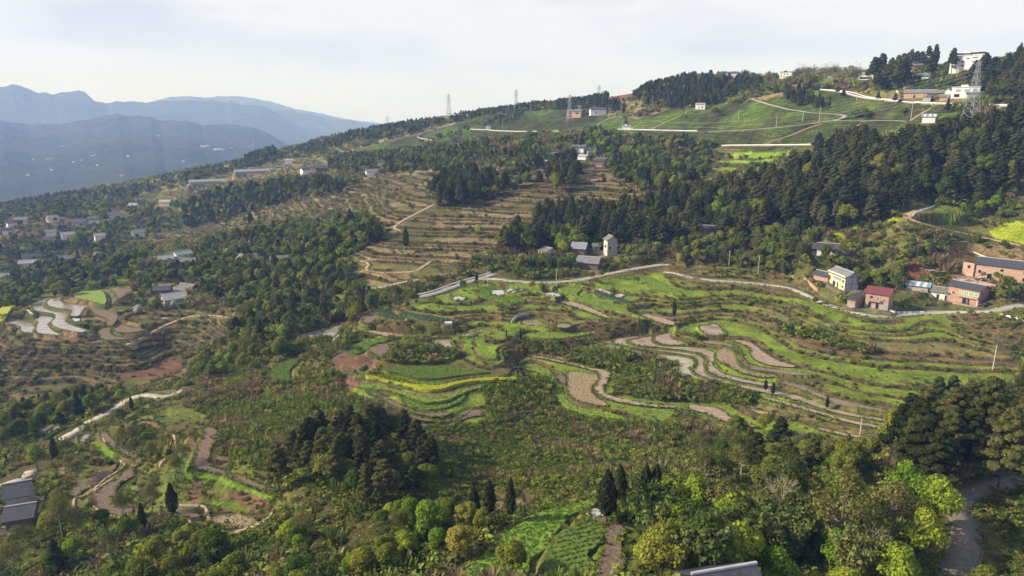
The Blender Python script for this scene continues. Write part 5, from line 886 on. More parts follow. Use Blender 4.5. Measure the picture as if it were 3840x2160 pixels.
wood({'broad': .5, 'bud': .5}, .014, (5, 8), P((860,720),(1000,700),(1160,680),(1240,660),(1290,690),(1100,730),(1000,760),(940,760)), 'along the gully beside the concrete ramp', 'trees along the gully by the ramp road')
wood({'broad': .5, 'bud': .4, 'bamboo': .1}, .012, (4, 6.5), P((1290,715),(1500,712),(1640,690),(1690,665),(1690,690),(1560,715),(1400,725),(1290,722)), 'below the curving concrete road', 'small trees below the curving road')
wood({'pine': .85, 'broad': .15}, .034, (9, 12.5), P((700,1150),(760,1080),(900,1045),(1020,1065),(1095,1130),(1100,1190),(1020,1230),(840,1240),(720,1250),(690,1200)), 'in the tall pine stand below the centre', 'pines of the stand below the centre')
wood({'broad': .75, 'pine': .15, 'bamboo': .1}, .05, (6, 9.5), P((320,1449),(380,1370),(480,1320),(590,1370),(620,1449),(600,1500),(330,1500)), 'in the dark thicket at the bottom left', 'trees of the bottom left thicket')
wood({'broad': .55, 'bamboo': .2, 'spring': .15, 'bud': .1}, .055, (5.5, 8.5), P((700,1340),(860,1300),(1010,1260),(1130,1240),(1230,1280),(1180,1330),(1060,1390),(900,1449),(850,1520),(700,1480)), 'in the thicket left of the bottom green field', 'trees of the thicket beside the bottom field')
wood({'pine': .8, 'broad': .2}, .03, (13, 17), P((2270,1060),(2340,995),(2420,975),(2590,965),(2590,1150),(2420,1170),(2320,1170),(2250,1100)), 'in the pine stand at the right edge', 'pines of the stand at the right edge')
wood({'bamboo': .33, 'broad': .22, 'bud': .2, 'spring': .25}, .042, (8, 12), P((1620,1449),(1610,1290),(1690,1230),(1800,1210),(1900,1180),(2020,1180),(2180,1210),(2250,1300),(2380,1400),(2400,1500),(1950,1520),(1960,1449),(1800,1400),(1740,1460)), 'in the mixed grove at the bottom right', 'trees of the mixed grove at the bottom right')
wood({'broad': .6, 'bud': .4}, .02, (5, 8), P((2430,1449),(2440,1400),(2480,1350),(2590,1250),(2590,1500),(2430,1500)), 'right of the shaded gravel road', 'small trees right of the shaded road')
wood({'pine': .35, 'broad': .45, 'bud': .2}, .02, (7, 10), P((1740,1110),(1900,1040),(2000,1075),(2060,1110),(2200,1120),(2230,1180),(2000,1180),(1780,1200)), 'below the lower terraces on the right', 'trees below the lower terraces')
wood({'bare': .8, 'bud': .2}, .012, (14, 19), P((1995,192),(2010,178),(2150,175),(2200,185),(2200,195),(2100,193)), 'in the row of leafless trees on the hilltop skyline', 'leafless trees on the hilltop skyline')
wood({'bud': .6, 'broad': .4}, .014, (5, 8), P((250,1100),(300,1030),(460,1090),(500,1150),(420,1250),(300,1230),(220,1150)), 'on the terraces of the lower left spur', 'slender trees on the lower left spur')
wood({'bud': .7, 'broad': .3}, .02, (6, 9), P((100,1300),(160,1150),(200,1180),(230,1260),(330,1320),(300,1380),(150,1430),(0,1449),(0,1400)), 'right of the lower left house', 'trees beside the lower left house')
wood({'broad': .5, 'bud': .4, 'spring': .1}, .004, (2.8, 5), P((560,1000),(760,940),(900,1010),(1050,1080),(1230,1080),(1380,1020),(1500,1060),(1900,1100),(1700,1190),(1400,1230),(1130,1180),(1000,1080),(700,1120)), 'scattered over the central scrub slope', 'small trees scattered over the central scrub slope')
SUB = 2; gx, gy, gz = GX[::SUB, ::SUB], GY[::SUB, ::SUB], Z[::SUB, ::SUB]; rr2 = RR[::SUB][None] + 0 * gx
area = (rr2 * (AZ[1] - AZ[0]) * SUB) * (np.gradient(RR)[::SUB][None] * SUB); cv2 = cov[::SUB, ::SUB]
treepts = {}
def blockr(): pass
for mix, dens, hr, poly, phrase, group, rr_ in W_:
    hm = (hr[0] + hr[1]) / 2; px, py = project(gx, gy, gz + hm * .55); ok = pip(px, py, poly) & (cv2 == 0) & (~nogrow[::SUB, ::SUB]) & (rr2 > rr_[0]) & (rr2 < rr_[1]); ok &= visible(gx, gy, gz + hm * .8, 0)
    wt = (area * ok).ravel(); tot = wt.sum()
    if tot <= 0: continue
    n = RNG.poisson(tot * dens); print('WOOD', n, round(tot), phrase); idx = RNG.choice(len(wt), n, p=wt / tot); x = gx.ravel()[idx] + RNG.normal(0, 1, n) * .6; y = gy.ravel()[idx] + RNG.normal(0, 1, n) * .8
    ks = list(mix); kk = RNG.choice(len(ks), n, p=np.array([mix[k] for k in ks]) / sum(mix.values())); 
    # kinds grow in patches rather than salt and pepper
    z = samp(Z, x, y); hsc = np.where(np.hypot(x, y) > 500, .8, 1.0); h = hsc * RNG.uniform(hr[0], hr[1], n) * (.9 + .25 * vnoise(x, y, 25, 51))
    taken = {}
    for i in range(n):
        key = (int(x[i] / 3.1), int(y[i] / 3.1))
        if key in taken: continue
        taken[key] = 1
        kd = ks[kk[i]]; sc_ = {'broad': .85, 'spring': .85, 'bamboo': .85, 'blossom': .7}.get(kd, 1.0); treepts.setdefault(kd, []).append((h[i] * sc_ / math.hypot(x[i], y[i]), x[i], y[i], z[i], h[i] * sc_, phrase, group))
ADJ = {'pine': 'dark green pine', 'fir': 'dark conical fir', 'broad': 'mid green broadleaf tree', 'spring': 'fresh light green tree', 'bamboo': 'arching olive bamboo clump', 'bare': 'leafless grey-twigged tree', 'gold': 'yellowish leafy tree', 'bud': 'thin olive budding tree', 'blossom': 'white blossoming tree', 'cypress': 'dark cypress'}
def gn_scatter(name, pts, protos, **props):
    """one object whose points carry instances of the prototype meshes"""
    pts = np.array(pts, float); me = bpy.data.meshes.new(name); me.vertices.add(len(pts)); me.vertices.foreach_set('co', pts[:, :3].astype(np.float32).ravel())
    for nm_, ci in (('rot', 3), ('scl', 4), ('idx', 5), ('wid', 6)):
        at_ = me.attributes.new(nm_, 'INT' if nm_ == 'idx' else 'FLOAT', 'POINT'); at_.data.foreach_set('value', pts[:, ci].astype(np.int32 if nm_ == 'idx' else np.float32))
    pc = bpy.data.collections.new(name + '_kinds')
    for k, p_ in enumerate(protos):
        ob = bpy.data.objects.new('%s_kind_%02d' % (name, k), p_); pc.objects.link(ob)
    ng = bpy.data.node_groups.new(name + '_scatter', 'GeometryNodeTree'); ng.interface.new_socket('Geometry', in_out='INPUT', socket_type='NodeSocketGeometry'); ng.interface.new_socket('Geometry', in_out='OUTPUT', socket_type='NodeSocketGeometry')
    nn = ng.nodes; ll = ng.links; gi = nn.new('NodeGroupInput'); go = nn.new('NodeGroupOutput'); mp_ = nn.new('GeometryNodeMeshToPoints'); ip = nn.new('GeometryNodeInstanceOnPoints'); ci = nn.new('GeometryNodeCollectionInfo'); ci.inputs[0].default_value = pc; ci.inputs['Separate Children'].default_value = True; ci.inputs['Reset Children'].default_value = True
    def att(nm_, ty): a_ = nn.new('GeometryNodeInputNamedAttribute'); a_.data_type = ty; a_.inputs['Name'].default_value = nm_; return a_.outputs['Attribute']
    ll.new(gi.outputs[0], mp_.inputs[0]); ll.new(mp_.outputs[0], ip.inputs['Points']); ll.new(ci.outputs[0], ip.inputs['Instance']); ip.inputs['Pick Instance'].default_value = True; ll.new(att('idx', 'INT'), ip.inputs['Instance Index'])
    cx = nn.new('ShaderNodeCombineXYZ'); ll.new(att('rot', 'FLOAT'), cx.inputs[2]); ll.new(cx.outputs[0], ip.inputs['Rotation']); c2 = nn.new('ShaderNodeCombineXYZ'); w_ = att('wid', 'FLOAT'); ll.new(w_, c2.inputs[0]); ll.new(w_, c2.inputs[1]); ll.new(att('scl', 'FLOAT'), c2.inputs[2]); ll.new(c2.outputs[0], ip.inputs['Scale'])
    ll.new(ip.outputs[0], go.inputs[0]); ob = add_obj(name, me, **props); md = ob.modifiers.new('scatter', 'NODES'); md.node_group = ng; return ob
def joined(cm, td):
    bm = bmesh.new(); bm.from_mesh(cm); n0 = len(bm.faces); bm.from_mesh(td); bm.faces.ensure_lookup_table()
    for f_ in bm.faces[n0:]: f_.material_index = 1
    me = bpy.data.meshes.new(cm.name + '_far'); bm.to_mesh(me); bm.free(); me.materials.append(cm.materials[0]); me.materials.append(td.materials[0]); return me
WNAME = {'pine': 'pine_forest', 'fir': 'fir_forest', 'broad': 'broadleaf_woodland', 'spring': 'light_green_woodland', 'bamboo': 'bamboo_thicket', 'bare': 'bare_woodland', 'bud': 'budding_woodland', 'gold': 'golden_woodland'}
# ---------------- single trees read off the photograph: kind, base pixel, height, label ----------------
ST = [
 ('cypress', t(1,2,2000,1090), 9.6, 'dark cypress with tall bare trunk beside the white plastic sheet', 1.0), ('cypress', t(1,2,2095,945), 7.8, 'dark cypress just behind the one beside the plastic sheet', .9),
 ('cypress', t(1,2,2290,945), 8, 'left one of the twin dark cypresses right of the plastic sheet', .8), ('cypress', t(1,2,2365,950), 8, 'right one of the twin dark cypresses right of the plastic sheet', .8),
 ('cypress', t(1,2,1120,1045), 8.2, 'dark round-headed cypress at the left end of the bottom field', .85), ('cypress', t(1,2,1278,1075), 8.4, 'slim waisted cypress at the left end of the bottom field', .6), ('cypress', t(1,2,1005,1100), 7.6, 'dark cypress against the thicket, leftmost of the three by the bottom field', .9),
 ('cypress', t(0,2,1315,1035), 9.5, 'dark bushy-topped cypress with bare trunk on the lower left terraces', .85), ('cypress', t(0,2,1090,1140), 7.5, 'smaller leaning cypress left of the bushy-topped one', .75), ('cypress', t(0,2,1000,220), 6.5, 'small dark tree with bare trunk beside the pale lower-left road', .7), ('cypress', t(0,2,425,600), 9, 'dark lone tree with a slanting trunk near the left edge', .8),
 ('fir', t(0,2,440,1449), 8.5, 'dark conical tree at the bottom left edge', 1.3),
 ('cypress', t(1,1,2510,965), 8.6, 'dark tree with long bare trunk at the edge of the right terraces', .6), ('cypress', t(1,1,1352,1140), 6.4, 'slim dark tree with bare trunk in the middle of the central terraces', .45), ('cypress', t(1,1,1246,1110), 4, 'little dark shrub-like tree left of the slim dark tree', .5),
 ('cypress', t(2,2,622,65), 4.6, 'left one of two lollipop trees standing by the muddy paddy', .9), ('cypress', t(2,2,677,100), 5.4, 'right one of two lollipop trees standing by the muddy paddy', .8), ('cypress', t(2,2,1084,205), 5.2, 'single slim dark tree on the lower right terraces', .7),
 ('cypress', t(1,1,490,455), 15, 'tall dark paired fir standing alone on the brown terraces', .8), ('cypress', t(0,1,1895,270), 15, 'dark cone tree beside the light green one on the left terraces', 1.1), ('spring', t(0,1,1850,265), 12, 'light green tree standing alone on the left terraces', .9),
 ('blossom', t(0,1,1050,955), 9, 'large white blossoming tree in front of the tiled farmhouse', 1.1), ('blossom', t(0,1,1315,885), 6, 'smaller white blossoming tree at the wall of the tiled farmhouse', 1.0), ('broad', t(0,1,1065,850), 9.5, 'round dark green tree behind the large blossoming tree', .8), ('spring', t(0,1,1180,890), 9, 'bright green tree between the two blossoming trees', 1.1), ('blossom', t(0,1,1825,560), 10, 'white blossoming tree among the dark woods', 1.0), ('blossom', t(0,1,740,530), 11, 'pale blossoming tree in the left valley', 1.0),
 ('spring', t(0,1,820,350), 22, 'large pale green rounded tree in the left valley', .7), ('spring', t(0,1,1130,215), 22, 'broad pale green tree behind the dark wood in the left valley', .9), ('spring', t(0,1,580,440), 18, 'light green tree left of the largest pale one in the valley', .9), ('spring', t(0,1,1390,240), 17, 'light green tree at the left end of the upper dark belt', .9), ('spring', t(0,1,1750,120), 16, 'light green tree in front of the upper dark belt', 1.0), ('spring', t(0,1,1500,170), 16, 'light green tree among the upper dark belt', .8),
 ('gold', t(0,1,1515,1390), 11, 'yellow leafed tree standing out in the gully wood', .7), ('spring', t(0,1,1740,1330), 8, 'bright green tree right of the yellow one in the gully', .8), ('spring', t(0,2,925,150), 6.5, 'bright green round tree by the pale lower-left road', .95), ('spring', t(0,2,290,660), 9.5, 'big light green tree at the left edge behind the house', .9), ('spring', t(0,2,575,1360), 6.5, 'light green round tree in the bottom left scrub', .9),
 ('bud', t(0,2,480,1200), 13.5, 'tall thin olive tree with long trunk beside the lower left house', .55), ('bud', t(0,2,1155,985), 8.5, 'slim leaning budding tree right of the ploughed terrace', .6), ('bud', t(0,2,920,500), 8, 'yellowish thin tree on the curved ploughed terrace', .8), ('bud', t(0,2,1000,560), 6, 'small yellowish tree beside the curved ploughed terrace', .8), ('bud', t(0,2,940,1030), 8, 'thin olive tree in the wide ploughed field', .9), ('bud', t(0,2,610,390), 6.5, 'slender tree by the pale road above the white terrace', .8), ('bud', t(0,2,500,560), 6.5, 'spreading olive tree below the pale road at left', 1.1),
 ('spring', t(1,2,670,1250), 9, 'brightest yellow-green tree top in the bottom centre thicket', .85), ('spring', t(1,2,540,1140), 7.5, 'light green tree left of the brightest one in the bottom thicket', .8), ('broad', t(1,2,1290,1500), 7, 'pale green leafy tree overhanging the bottom green field', .95), ('gold', t(1,2,900,1330), 6, 'golden green bush-like tree on the thicket edge', .9), ('spring', t(1,2,90,1500), 5, 'light green tree at the bottom edge left of centre', 1.0),
 ('spring', t(2,2,1640,1130), 12.8, 'large vivid green tree at the bottom right, left of the pair', .72), ('spring', t(2,2,1860,1230), 12, 'large vivid green tree at the bottom right, nearer the road', .8), ('spring', t(2,2,1790,1400), 10, 'lower yellow-green tree in front of the two vivid ones', .9),
 ('bare', t(2,2,720,1240), 12.5, 'big leafless tree with curved pale trunk at bottom right', .95), ('bud', t(2,2,1160,1370), 15.5, 'tall pale-trunked tree with thin olive leaves at bottom right', .8), ('bare', t(2,2,1350,1130), 6, 'small bare forked tree in the bottom right grove', .8), ('bare', t(2,2,1390,1500), 9, 'low leafless tree with white branches at the bottom edge', 1.3),
 ('spring', t(2,2,60,1120), 10, 'yellow-green tree right of the ploughed strip', .8), ('spring', t(1,2,2480,1330), 9, 'tall light green tree behind the ploughed strip', 1.0), ('spring', t(1,2,2250,1080), 6.6, 'light green young tree beside the twin cypresses', .9), ('spring', t(2,2,150,1300), 8, 'leafy yellow-green tree at the left of the bottom right grove', .9), ('bamboo', t(2,2,300,1270), 7.5, 'feathery bamboo clump above the dark bottom roof', 1.1), ('spring', t(1,2,2330,1449), 6.5, 'bright green tree at the bottom edge right of the ploughed strip', 1.1),
 ('pine', t(2,2,720,560), 11.5, 'dark round pine overlapping the lower terraces', 1.15), ('fir', t(2,2,1240,520), 6, 'dark pointed tree between the terraces and the vivid trees', 1.0), ('gold', t(2,2,1560,560), 9, 'yellow-gold leafed tree in front of the right pine stand', 1.1), ('broad', t(2,2,1250,700), 8, 'olive-green broad tree above the tall pale trunk', 1.3), ('bare', t(2,2,930,520), 7, 'reddish brown leafless tree beside the dark round pine', 1.0), ('bare', t(2,2,1100,540), 5.5, 'small dark bare tree right of the reddish one', .9),
 ('broad', t(2,1,1030,745), 4.9, 'clipped round green tree beside the yellow farmhouse', .95), ('broad', t(2,1,975,700), 3.4, 'smaller clipped tree left of the round one by the yellow farmhouse', 1.0), ('broad', t(2,1,1330,740), 6.4, 'dark leafy tree at the right wall of the yellow farmhouse', .95), ('spring', t(2,1,1450,700), 7.5, 'yellow-green rounded tree behind the maroon-roofed house', .9), ('broad', t(2,1,1600,700), 8, 'dark green tree behind the blue sheet-roofed shed', 1.0), ('broad', t(2,1,1660,640), 9.5, 'tall mid green tree left of the rubble', .9), ('broad', t(2,1,1190,600), 8, 'dark tree in front of the long white-walled house', 1.1),
 ('broad', t(2,1,2060,635), 3.4, 'small round clipped tree left of the long brick building', .9), ('fir', t(2,1,2163,630), 4, 'small pointed tree in front of the roofless brick bay', 1.2), ('broad', t(2,1,2360,680), 4.8, 'round dark tree before the middle of the long brick building', .95), ('bud', t(2,1,2260,665), 4.2, 'pale thin tree before the long brick building', .9), ('broad', t(2,1,2490,730), 4.4, 'round dark tree at the right of the long brick building', 1.0), ('broad', t(2,1,2400,830), 5.5, 'leafy green tree right of the green-windowed house', .9), ('broad', t(2,1,2460,825), 5.5, 'second leafy tree right of the green-windowed house', .9), ('broad', t(2,1,2170,940), 3.2, 'dark bush at the roadside below the green-windowed house', 1.2), ('broad', t(2,1,2210,380), 4.2, 'round dark tree by the dirt road above the rubble', 1.0), ('broad', t(2,1,2420,450), 5.2, 'leafy dark tree above the long brick roof', 1.2), ('broad', t(2,1,2280,440), 4, 'small tree on the red earth slope', 1.0), ('broad', t(2,1,2230,190), 9, 'large dark round tree in the grove above the dirt road', .75), ('broad', t(2,1,1450,215), 5, 'round tree at the left edge of the flowering field', .9), ('broad', t(2,1,2090,470), 4.5, 'tree at the left of the red earth slope', 1.0),
 ('broad', t(2,1,1000,850), 3.4, 'dark citrus-like bush above the road bend below the yellow farmhouse', 1.3), ('broad', t(2,1,1070,870), 3, 'second dark bush above the road bend', 1.3),
 ('gold', t(1,1,2550,590), 9.5, 'yellow-green tree at the road end near the green terraces', .8), ('spring', t(1,1,2165,510), 9, 'narrow bright green tree right of the tall concrete house', .55), ('spring', t(1,1,1365,470), 12.5, 'slender pale green tree left of the farmhouses', .5), ('spring', t(1,1,1040,350), 9, 'pale green bush-like tree on the brown terraces edge', 1.0), ('bud', t(1,1,2020,650), 6.5, 'thin pale tree in front of the long low farmhouse', .7), ('broad', t(1,1,2115,600), 4.2, 'small round tree at the road fork', .9), ('bud', t(1,1,1890,690), 7, 'thin green tree beside the road below the grove', .7), ('bud', t(1,1,1840,670), 5, 'little white-trunked tree by the bamboo grove', .7), ('cypress', t(1,1,1022,690), 6, 'dark slim tree at the head of the concrete ramp', .9),
 ('broad', t(1,1,740,880), 4.5, 'dark leafy bush left one on the central terraces', 1.2), ('broad', t(1,1,850,1240), 3.6, 'small round fruit tree in the row above the green terraces', 1.0), ('broad', t(1,1,565,1250), 3.8, 'small round fruit tree left of the row above the green terraces', 1.0), ('broad', t(1,1,790,1235), 3.2, 'second small fruit tree in the row above the green terraces', 1.0), ('broad', t(1,1,140,1220), 3, 'round green bush at the tip of the bright green strip', 1.3), ('bud', t(1,1,1545,960), 7.5, 'tall thin leaning tree above the olive pond', .5), ('broad', t(1,1,400,1300), 5.5, 'olive scrubby tree on the ploughed terrace edge', .9), ('broad', t(1,1,1640,1180), 4.2, 'dark leafy tree right of the slim dark tree', .9), ('broad', t(1,1,180,1400), 5, 'leafy tree at the left end of the yellow-green strip', 1.1),
 ('broad', t(2,1,90,1120), 4, 'dark tree clump between the muddy paddies', 1.4), ('bud', t(2,1,110,1020), 6.5, 'thin tree standing over the small muddy paddy', .6), ('broad', t(2,1,1190,1150), 3.2, 'dark bush among the bright green terraces', 1.5), ('broad', t(2,1,1060,1110), 3, 'dark bush left of the other among the bright green terraces', 1.6), ('broad', t(2,1,700,990), 2.6, 'low dark bush in a row on the right terraces', 1.6), ('broad', t(2,1,800,1020), 2.6, 'second low dark bush in a row on the right terraces', 1.6), ('broad', t(2,1,260,890), 3, 'dark bush at the left start of the right terraces', 1.8), ('broad', t(2,1,70,860), 3, 'dark bush left of the right terraces', 1.6),
 ('fir', t(2,0,1993,850), 9.5, 'lone dark conical tree on the tea slope below the ridge road', 1.2), ('fir', t(1,0,2147,968), 11, 'lone dark tree beside the hut and road below the tea slope', 1.3), ('broad', t(2,0,1665,868), 6, 'small dark bush on the right part of the tea slope', 1.3), ('broad', t(2,0,1295,900), 8, 'dark bushes at the tea track bend, left one', 1.6), ('broad', t(2,0,1370,895), 8.5, 'dark bushes at the tea track bend, right one', 1.6), ('broad', t(2,0,245,895), 11, 'dark tree below the lone white house', 1.3), ('gold', t(2,0,930,1190), 8, 'yellow-green tree at the edge of the big forest', .8), ('gold', t(2,0,2345,590), 9, 'yellow-green tree on the dark ridge slope', 1.1), ('fir', t(2,0,25,895), 5, 'tiny conical tree below the left tea slope pole', 1.0),
 ('broad', t(0,0,2030,1205), 24, 'large rounded dark tree crown on the left ridge edge', 1.3), ('gold', t(1,0,2465,1165), 14, 'golden-green tree in the wood right of the hamlet', .8),
 ('pine', t(2,0,1890,560), 25, 'tallest ridge pine with open crown against the sky', .7), ('pine', t(2,0,1835,560), 24, 'tall ridge pine second from the right against the sky', .8), ('pine', t(2,0,1715,520), 21, 'tall ridge pine behind the stepped white house', .8), ('pine', t(2,0,2025,560), 20, 'ridge pine left of the apartment house', .9), ('pine', t(2,0,1350,1100), 15, 'broad dark pine standing out at the forest edge', 1.4), ('pine', t(2,0,1020,1150), 14, 'pointed dark pine at the left forest edge', 1.2),
 ('bare', t(1,2,400,310), 6, 'small leafless tree below the brown terraces', .7),
]
for kd, px, h, lb, wd in ST:
    p_ = hit(px[0], px[1], Z); plant(kd, p_, h, lb, None, wd, near=(h / math.hypot(p_[0], p_[1]) * 683 > 9))
far_used = {}
CAP = {'pine': 285, 'fir': 285, 'broad': 225, 'spring': 255, 'bamboo': 295, 'bare': 285, 'bud': 280, 'gold': 290}
for kd, lst in treepts.items():
    lst.sort(key=lambda v: -v[0]); cap = CAP[kd]
    for (s_, x, y, z, h, phrase, group) in lst[:cap]: plant(kd, (x, y, z), h, '%s %s' % (ADJ[kd], phrase), '%s: %s' % (ADJ[kd], group), random.uniform(.85, 1.15))
    rest = lst[cap:]
    if len(rest) > 3:
        pr = [joined(*p_) for p_ in PROTO[kd + '_far']]
        gn_scatter(WNAME[kd], [(x, y, z - .1, random.uniform(0, 6.28), h / 10, random.randrange(len(pr)), h / 10 * random.uniform(.85, 1.2)) for (s_, x, y, z, h, _, _) in rest], pr, kind='stuff', label='dense %s covering the hillside' % WNAME[kd].replace('_', ' '), category='woodland')
print('TREES', {k: len(v) for k, v in treepts.items()})
# ---------------- undergrowth ----------------
def shrub_proto(leaf, seed, n=110, flat=.75, sz=.2, tuft=False):
    r = np.random.default_rng(seed)
    if tuft:
        a_ = r.uniform(0, 6.283, n); b_ = r.uniform(0, .35, n); c = np.c_[np.cos(a_) * b_ * 1.2, np.sin(a_) * b_ * 1.2, r.uniform(.1, .5, n)]; nm = np.c_[np.cos(a_), np.sin(a_), .3 + 0 * a_]; nm /= np.linalg.norm(nm, axis=1)[:, None]
        side_ = np.cross(nm, [0, 0, 1]); side_ /= np.linalg.norm(side_, axis=1)[:, None]; up_ = np.c_[np.cos(a_) * .35, np.sin(a_) * .35, np.ones(n)]; L2 = r.uniform(.35, .8, n)[:, None]; w2 = .07
        V = np.stack([c - side_ * w2, c + side_ * w2, c + up_ * L2 + side_ * w2 * .4, c + up_ * L2 - side_ * w2 * .4], 1).reshape(-1, 3)
    else:
        nb = 6; cs = np.c_[r.normal(0, .28, nb), r.normal(0, .28, nb), r.uniform(.15, .5, nb)]; V = blobs(cs, r.uniform(.25, .5, nb), n, sz, r, flat, .3)
    return new_mesh('shrub', V, np.arange(len(V)), 4, [MAT[leaf]])
SP = [shrub_proto('shrub_leaf', 1), shrub_proto('shrub_leaf', 2), shrub_proto('broad_leaf', 3), shrub_proto('tuft_leaf', 4, 70, .6), shrub_proto('dry_leaf', 5, 90, .6, .16), shrub_proto('dry_leaf', 6, 60, tuft=True), shrub_proto('tuft_leaf', 7, 60, tuft=True), shrub_proto('spring_leaf', 8, 90, .7), shrub_proto('rust_leaf', 9, 80, .7, .18)]
dn = np.full(S.shape, .11)
for k, zz in enumerate(ZONES):
    m = zone == k; dn[m] = zz[4]
    if zz[1] > 0: dn[m] = np.where(frac[m] > .5, zz[4] * 6, zz[4] * .35)
rg = RR[None] + 0 * S; dn = dn * (cov == 0) * (~nogrow) * np.clip((230 / rg), 0, 1.3) ** 1.7 * (.35 + 1.3 * vnoise(GX, GY, 12, 61)); dn[~visible(GX, GY, Z + 1.0, -.002)] = 0; PXz, PYz = project(GX, GY, Z + 1); dn[(PXz < -250) | (PXz > 4090) | (PYz > 2500)] = 0
ar = (rg * (AZ[1] - AZ[0])) * np.gradient(RR)[None]; wt = (ar * dn).ravel(); tot = wt.sum(); n = int(min(tot * 2.6, 62000)); idx = RNG.choice(len(wt), n, p=wt / tot)
x = GX.ravel()[idx] + RNG.normal(0, .3, n); y = GY.ravel()[idx] + RNG.normal(0, .3, n); z = samp(Z, x, y); r_ = np.hypot(x, y); zn = zone.ravel()[idx]
pn = vnoise(x, y, 16, 71); kindi = np.where(pn < .3, RNG.choice([0, 1, 2], n), np.where(pn < .5, RNG.choice([0, 1, 3, 6], n), np.where(pn < .72, RNG.choice([4, 5, 3, 1], n), RNG.choice([2, 6, 7, 4, 8, 0], n))))
terr = np.isin(zn, [k for k, z_ in enumerate(ZONES) if z_[1] > 0]); brown = np.isin(zn, [1, 2, 6]); kindi = np.where(terr, RNG.choice([0, 3, 5, 6, 6, 4], n), kindi); kindi = np.where(brown, RNG.choice([4, 5, 0, 6, 1], n), kindi)
size = RNG.uniform(.8, 2.4, n) * np.clip(r_ / 230, .8, 2.4); size = np.where(terr, size * .55, size * (.45 + 1.25 * vnoise(x, y, 14, 81)))
print('SHRUBS', n, tot)
gn_scatter('undergrowth', np.c_[x, y, z - .05, RNG.uniform(0, 6.28, n), size, kindi, size * RNG.uniform(.9, 1.5, n)], SP, kind='stuff', label='rough scrub and tall grass over the slopes', category='undergrowth')

# ---------------- crops standing on the near fields ----------------
CR = []
for kind, z, w3 in FL:
    if kind not in ('veg', 'crop', 'rape', 'leek', 'grass', 'straw'): continue
    r0 = math.hypot(w3[:, 0].mean(), w3[:, 1].mean())
    if r0 > 345: continue
    p2 = w3[:, :2]; mn = p2.min(0); mxx = p2.max(0); an = .35; sx, sy = {'veg': (.55, 1.0), 'crop': (.7, .7), 'rape': (.8, .8), 'leek': (.6, 1.0), 'grass': (.85, .85), 'straw': (1.0, 1.0)}[kind]; ca, sa = math.cos(an), math.sin(an); ext = float(np.hypot(*(mxx - mn))); cx_, cy_ = (mn + mxx) / 2
    U, V = np.meshgrid(np.arange(-ext / 2, ext / 2, sx), np.arange(-ext / 2, ext / 2, sy)); U = U.ravel(); V = V.ravel(); x = cx_ + U * ca - V * sa + RNG.normal(0, .07, len(U)); y = cy_ + U * sa + V * ca + RNG.normal(0, .07, len(U)); ok = pip(x, y, [tuple(v) for v in p2])
    if kind != 'veg': x = x + RNG.normal(0, .2, len(x)); y = y + RNG.normal(0, .2, len(y))
    x, y = x[ok], y[ok]; n = len(x); s_ = RNG.uniform(.4, .7, n) * {'veg': .8, 'crop': .75, 'rape': .9, 'leek': .8, 'grass': .7, 'straw': .6}[kind]; ki = {'veg': [0], 'crop': [1], 'rape': [2], 'leek': [3], 'grass': [1, 0], 'straw': [4, 4, 1]}[kind]
    for a_ in np.c_[x, y, np.full(n, z + FH.get(kind, 0) - .05), RNG.uniform(0, 6.28, n), s_, RNG.choice(ki, n), s_ * 1.0]: CR.append(a_)
leafmat('crop_leaf', (.17, .27, .035), .15, .4, .015); leafmat('green_leaf', (.14, .23, .03), .15, .4, .015); leafmat('rape_leaf_', (.32, .38, .03), .15, .4, .015); leafmat('rape_leaf', (.46, .47, .03), .15, .4, .015); leafmat('leek_leaf', (.06, .12, .06), .15, .3, .015)
def edge_tufts(path, step, jit, base_z):
    p_ = np.asarray(path, float); seg = np.linalg.norm(np.diff(p_[:, :2], axis=0), axis=1); cum = np.r_[0, np.cumsum(seg)]; t_ = np.arange(0, cum[-1], step) ; t_ = t_ + RNG.uniform(-step / 2, step / 2, len(t_)); x = np.interp(t_, cum, p_[:, 0]) + RNG.normal(0, jit, len(t_)); y = np.interp(t_, cum, p_[:, 1]) + RNG.normal(0, jit, len(t_)); ok = (RNG.random(len(t_)) < .8) & (vnoise(x, y, 6, 91) > .25); x, y = x[ok], y[ok]; z = samp(Z, x, y)
    s_ = RNG.uniform(.3, .8, len(x)); ki = RNG.choice([0, 1, 4, 4, 5, 6], len(x))
    for a_ in np.c_[x, y, np.maximum(z, base_z - .1), RNG.uniform(0, 6.28, len(x)), s_, ki, s_ * 1.25]: CR.append(a_)
for kind, z, w3 in FL:
    if math.hypot(w3[:, 0].mean(), w3[:, 1].mean()) < 420: edge_tufts(np.vstack([w3, w3[:1]]), .6, .28, z)
for name, wd, mat, c3 in RD:
    d_ = np.gradient(c3[:, :2], axis=0); d_ /= np.linalg.norm(d_, axis=1)[:, None] + 1e-9; nn_ = np.c_[-d_[:, 1], d_[:, 0]]
    if np.hypot(c3[:, 0], c3[:, 1]).min() < 420:
        for sg_ in (-1, 1): edge_tufts(np.c_[c3[:, :2] + nn_ * sg_ * (wd / 2 + .25), c3[:, 2]], .8, .3, -999)
gn_scatter('crop_plants', CR, [shrub_proto('crop_leaf', 31, 26, .6, .4), shrub_proto('green_leaf', 32, 22, .4, .35), shrub_proto('rape_leaf', 33, 26, .8, .3), shrub_proto('leek_leaf', 34, 26, .6, .35), shrub_proto('dry_leaf', 35, 24, tuft=True), shrub_proto('tuft_leaf', 36, 26, tuft=True), shrub_proto('shrub_leaf', 37, 40, .7, .3)], kind='stuff', label='leafy crops and grass tufts on and around the terrace fields', category='crops')
print('CROPS', len(CR))
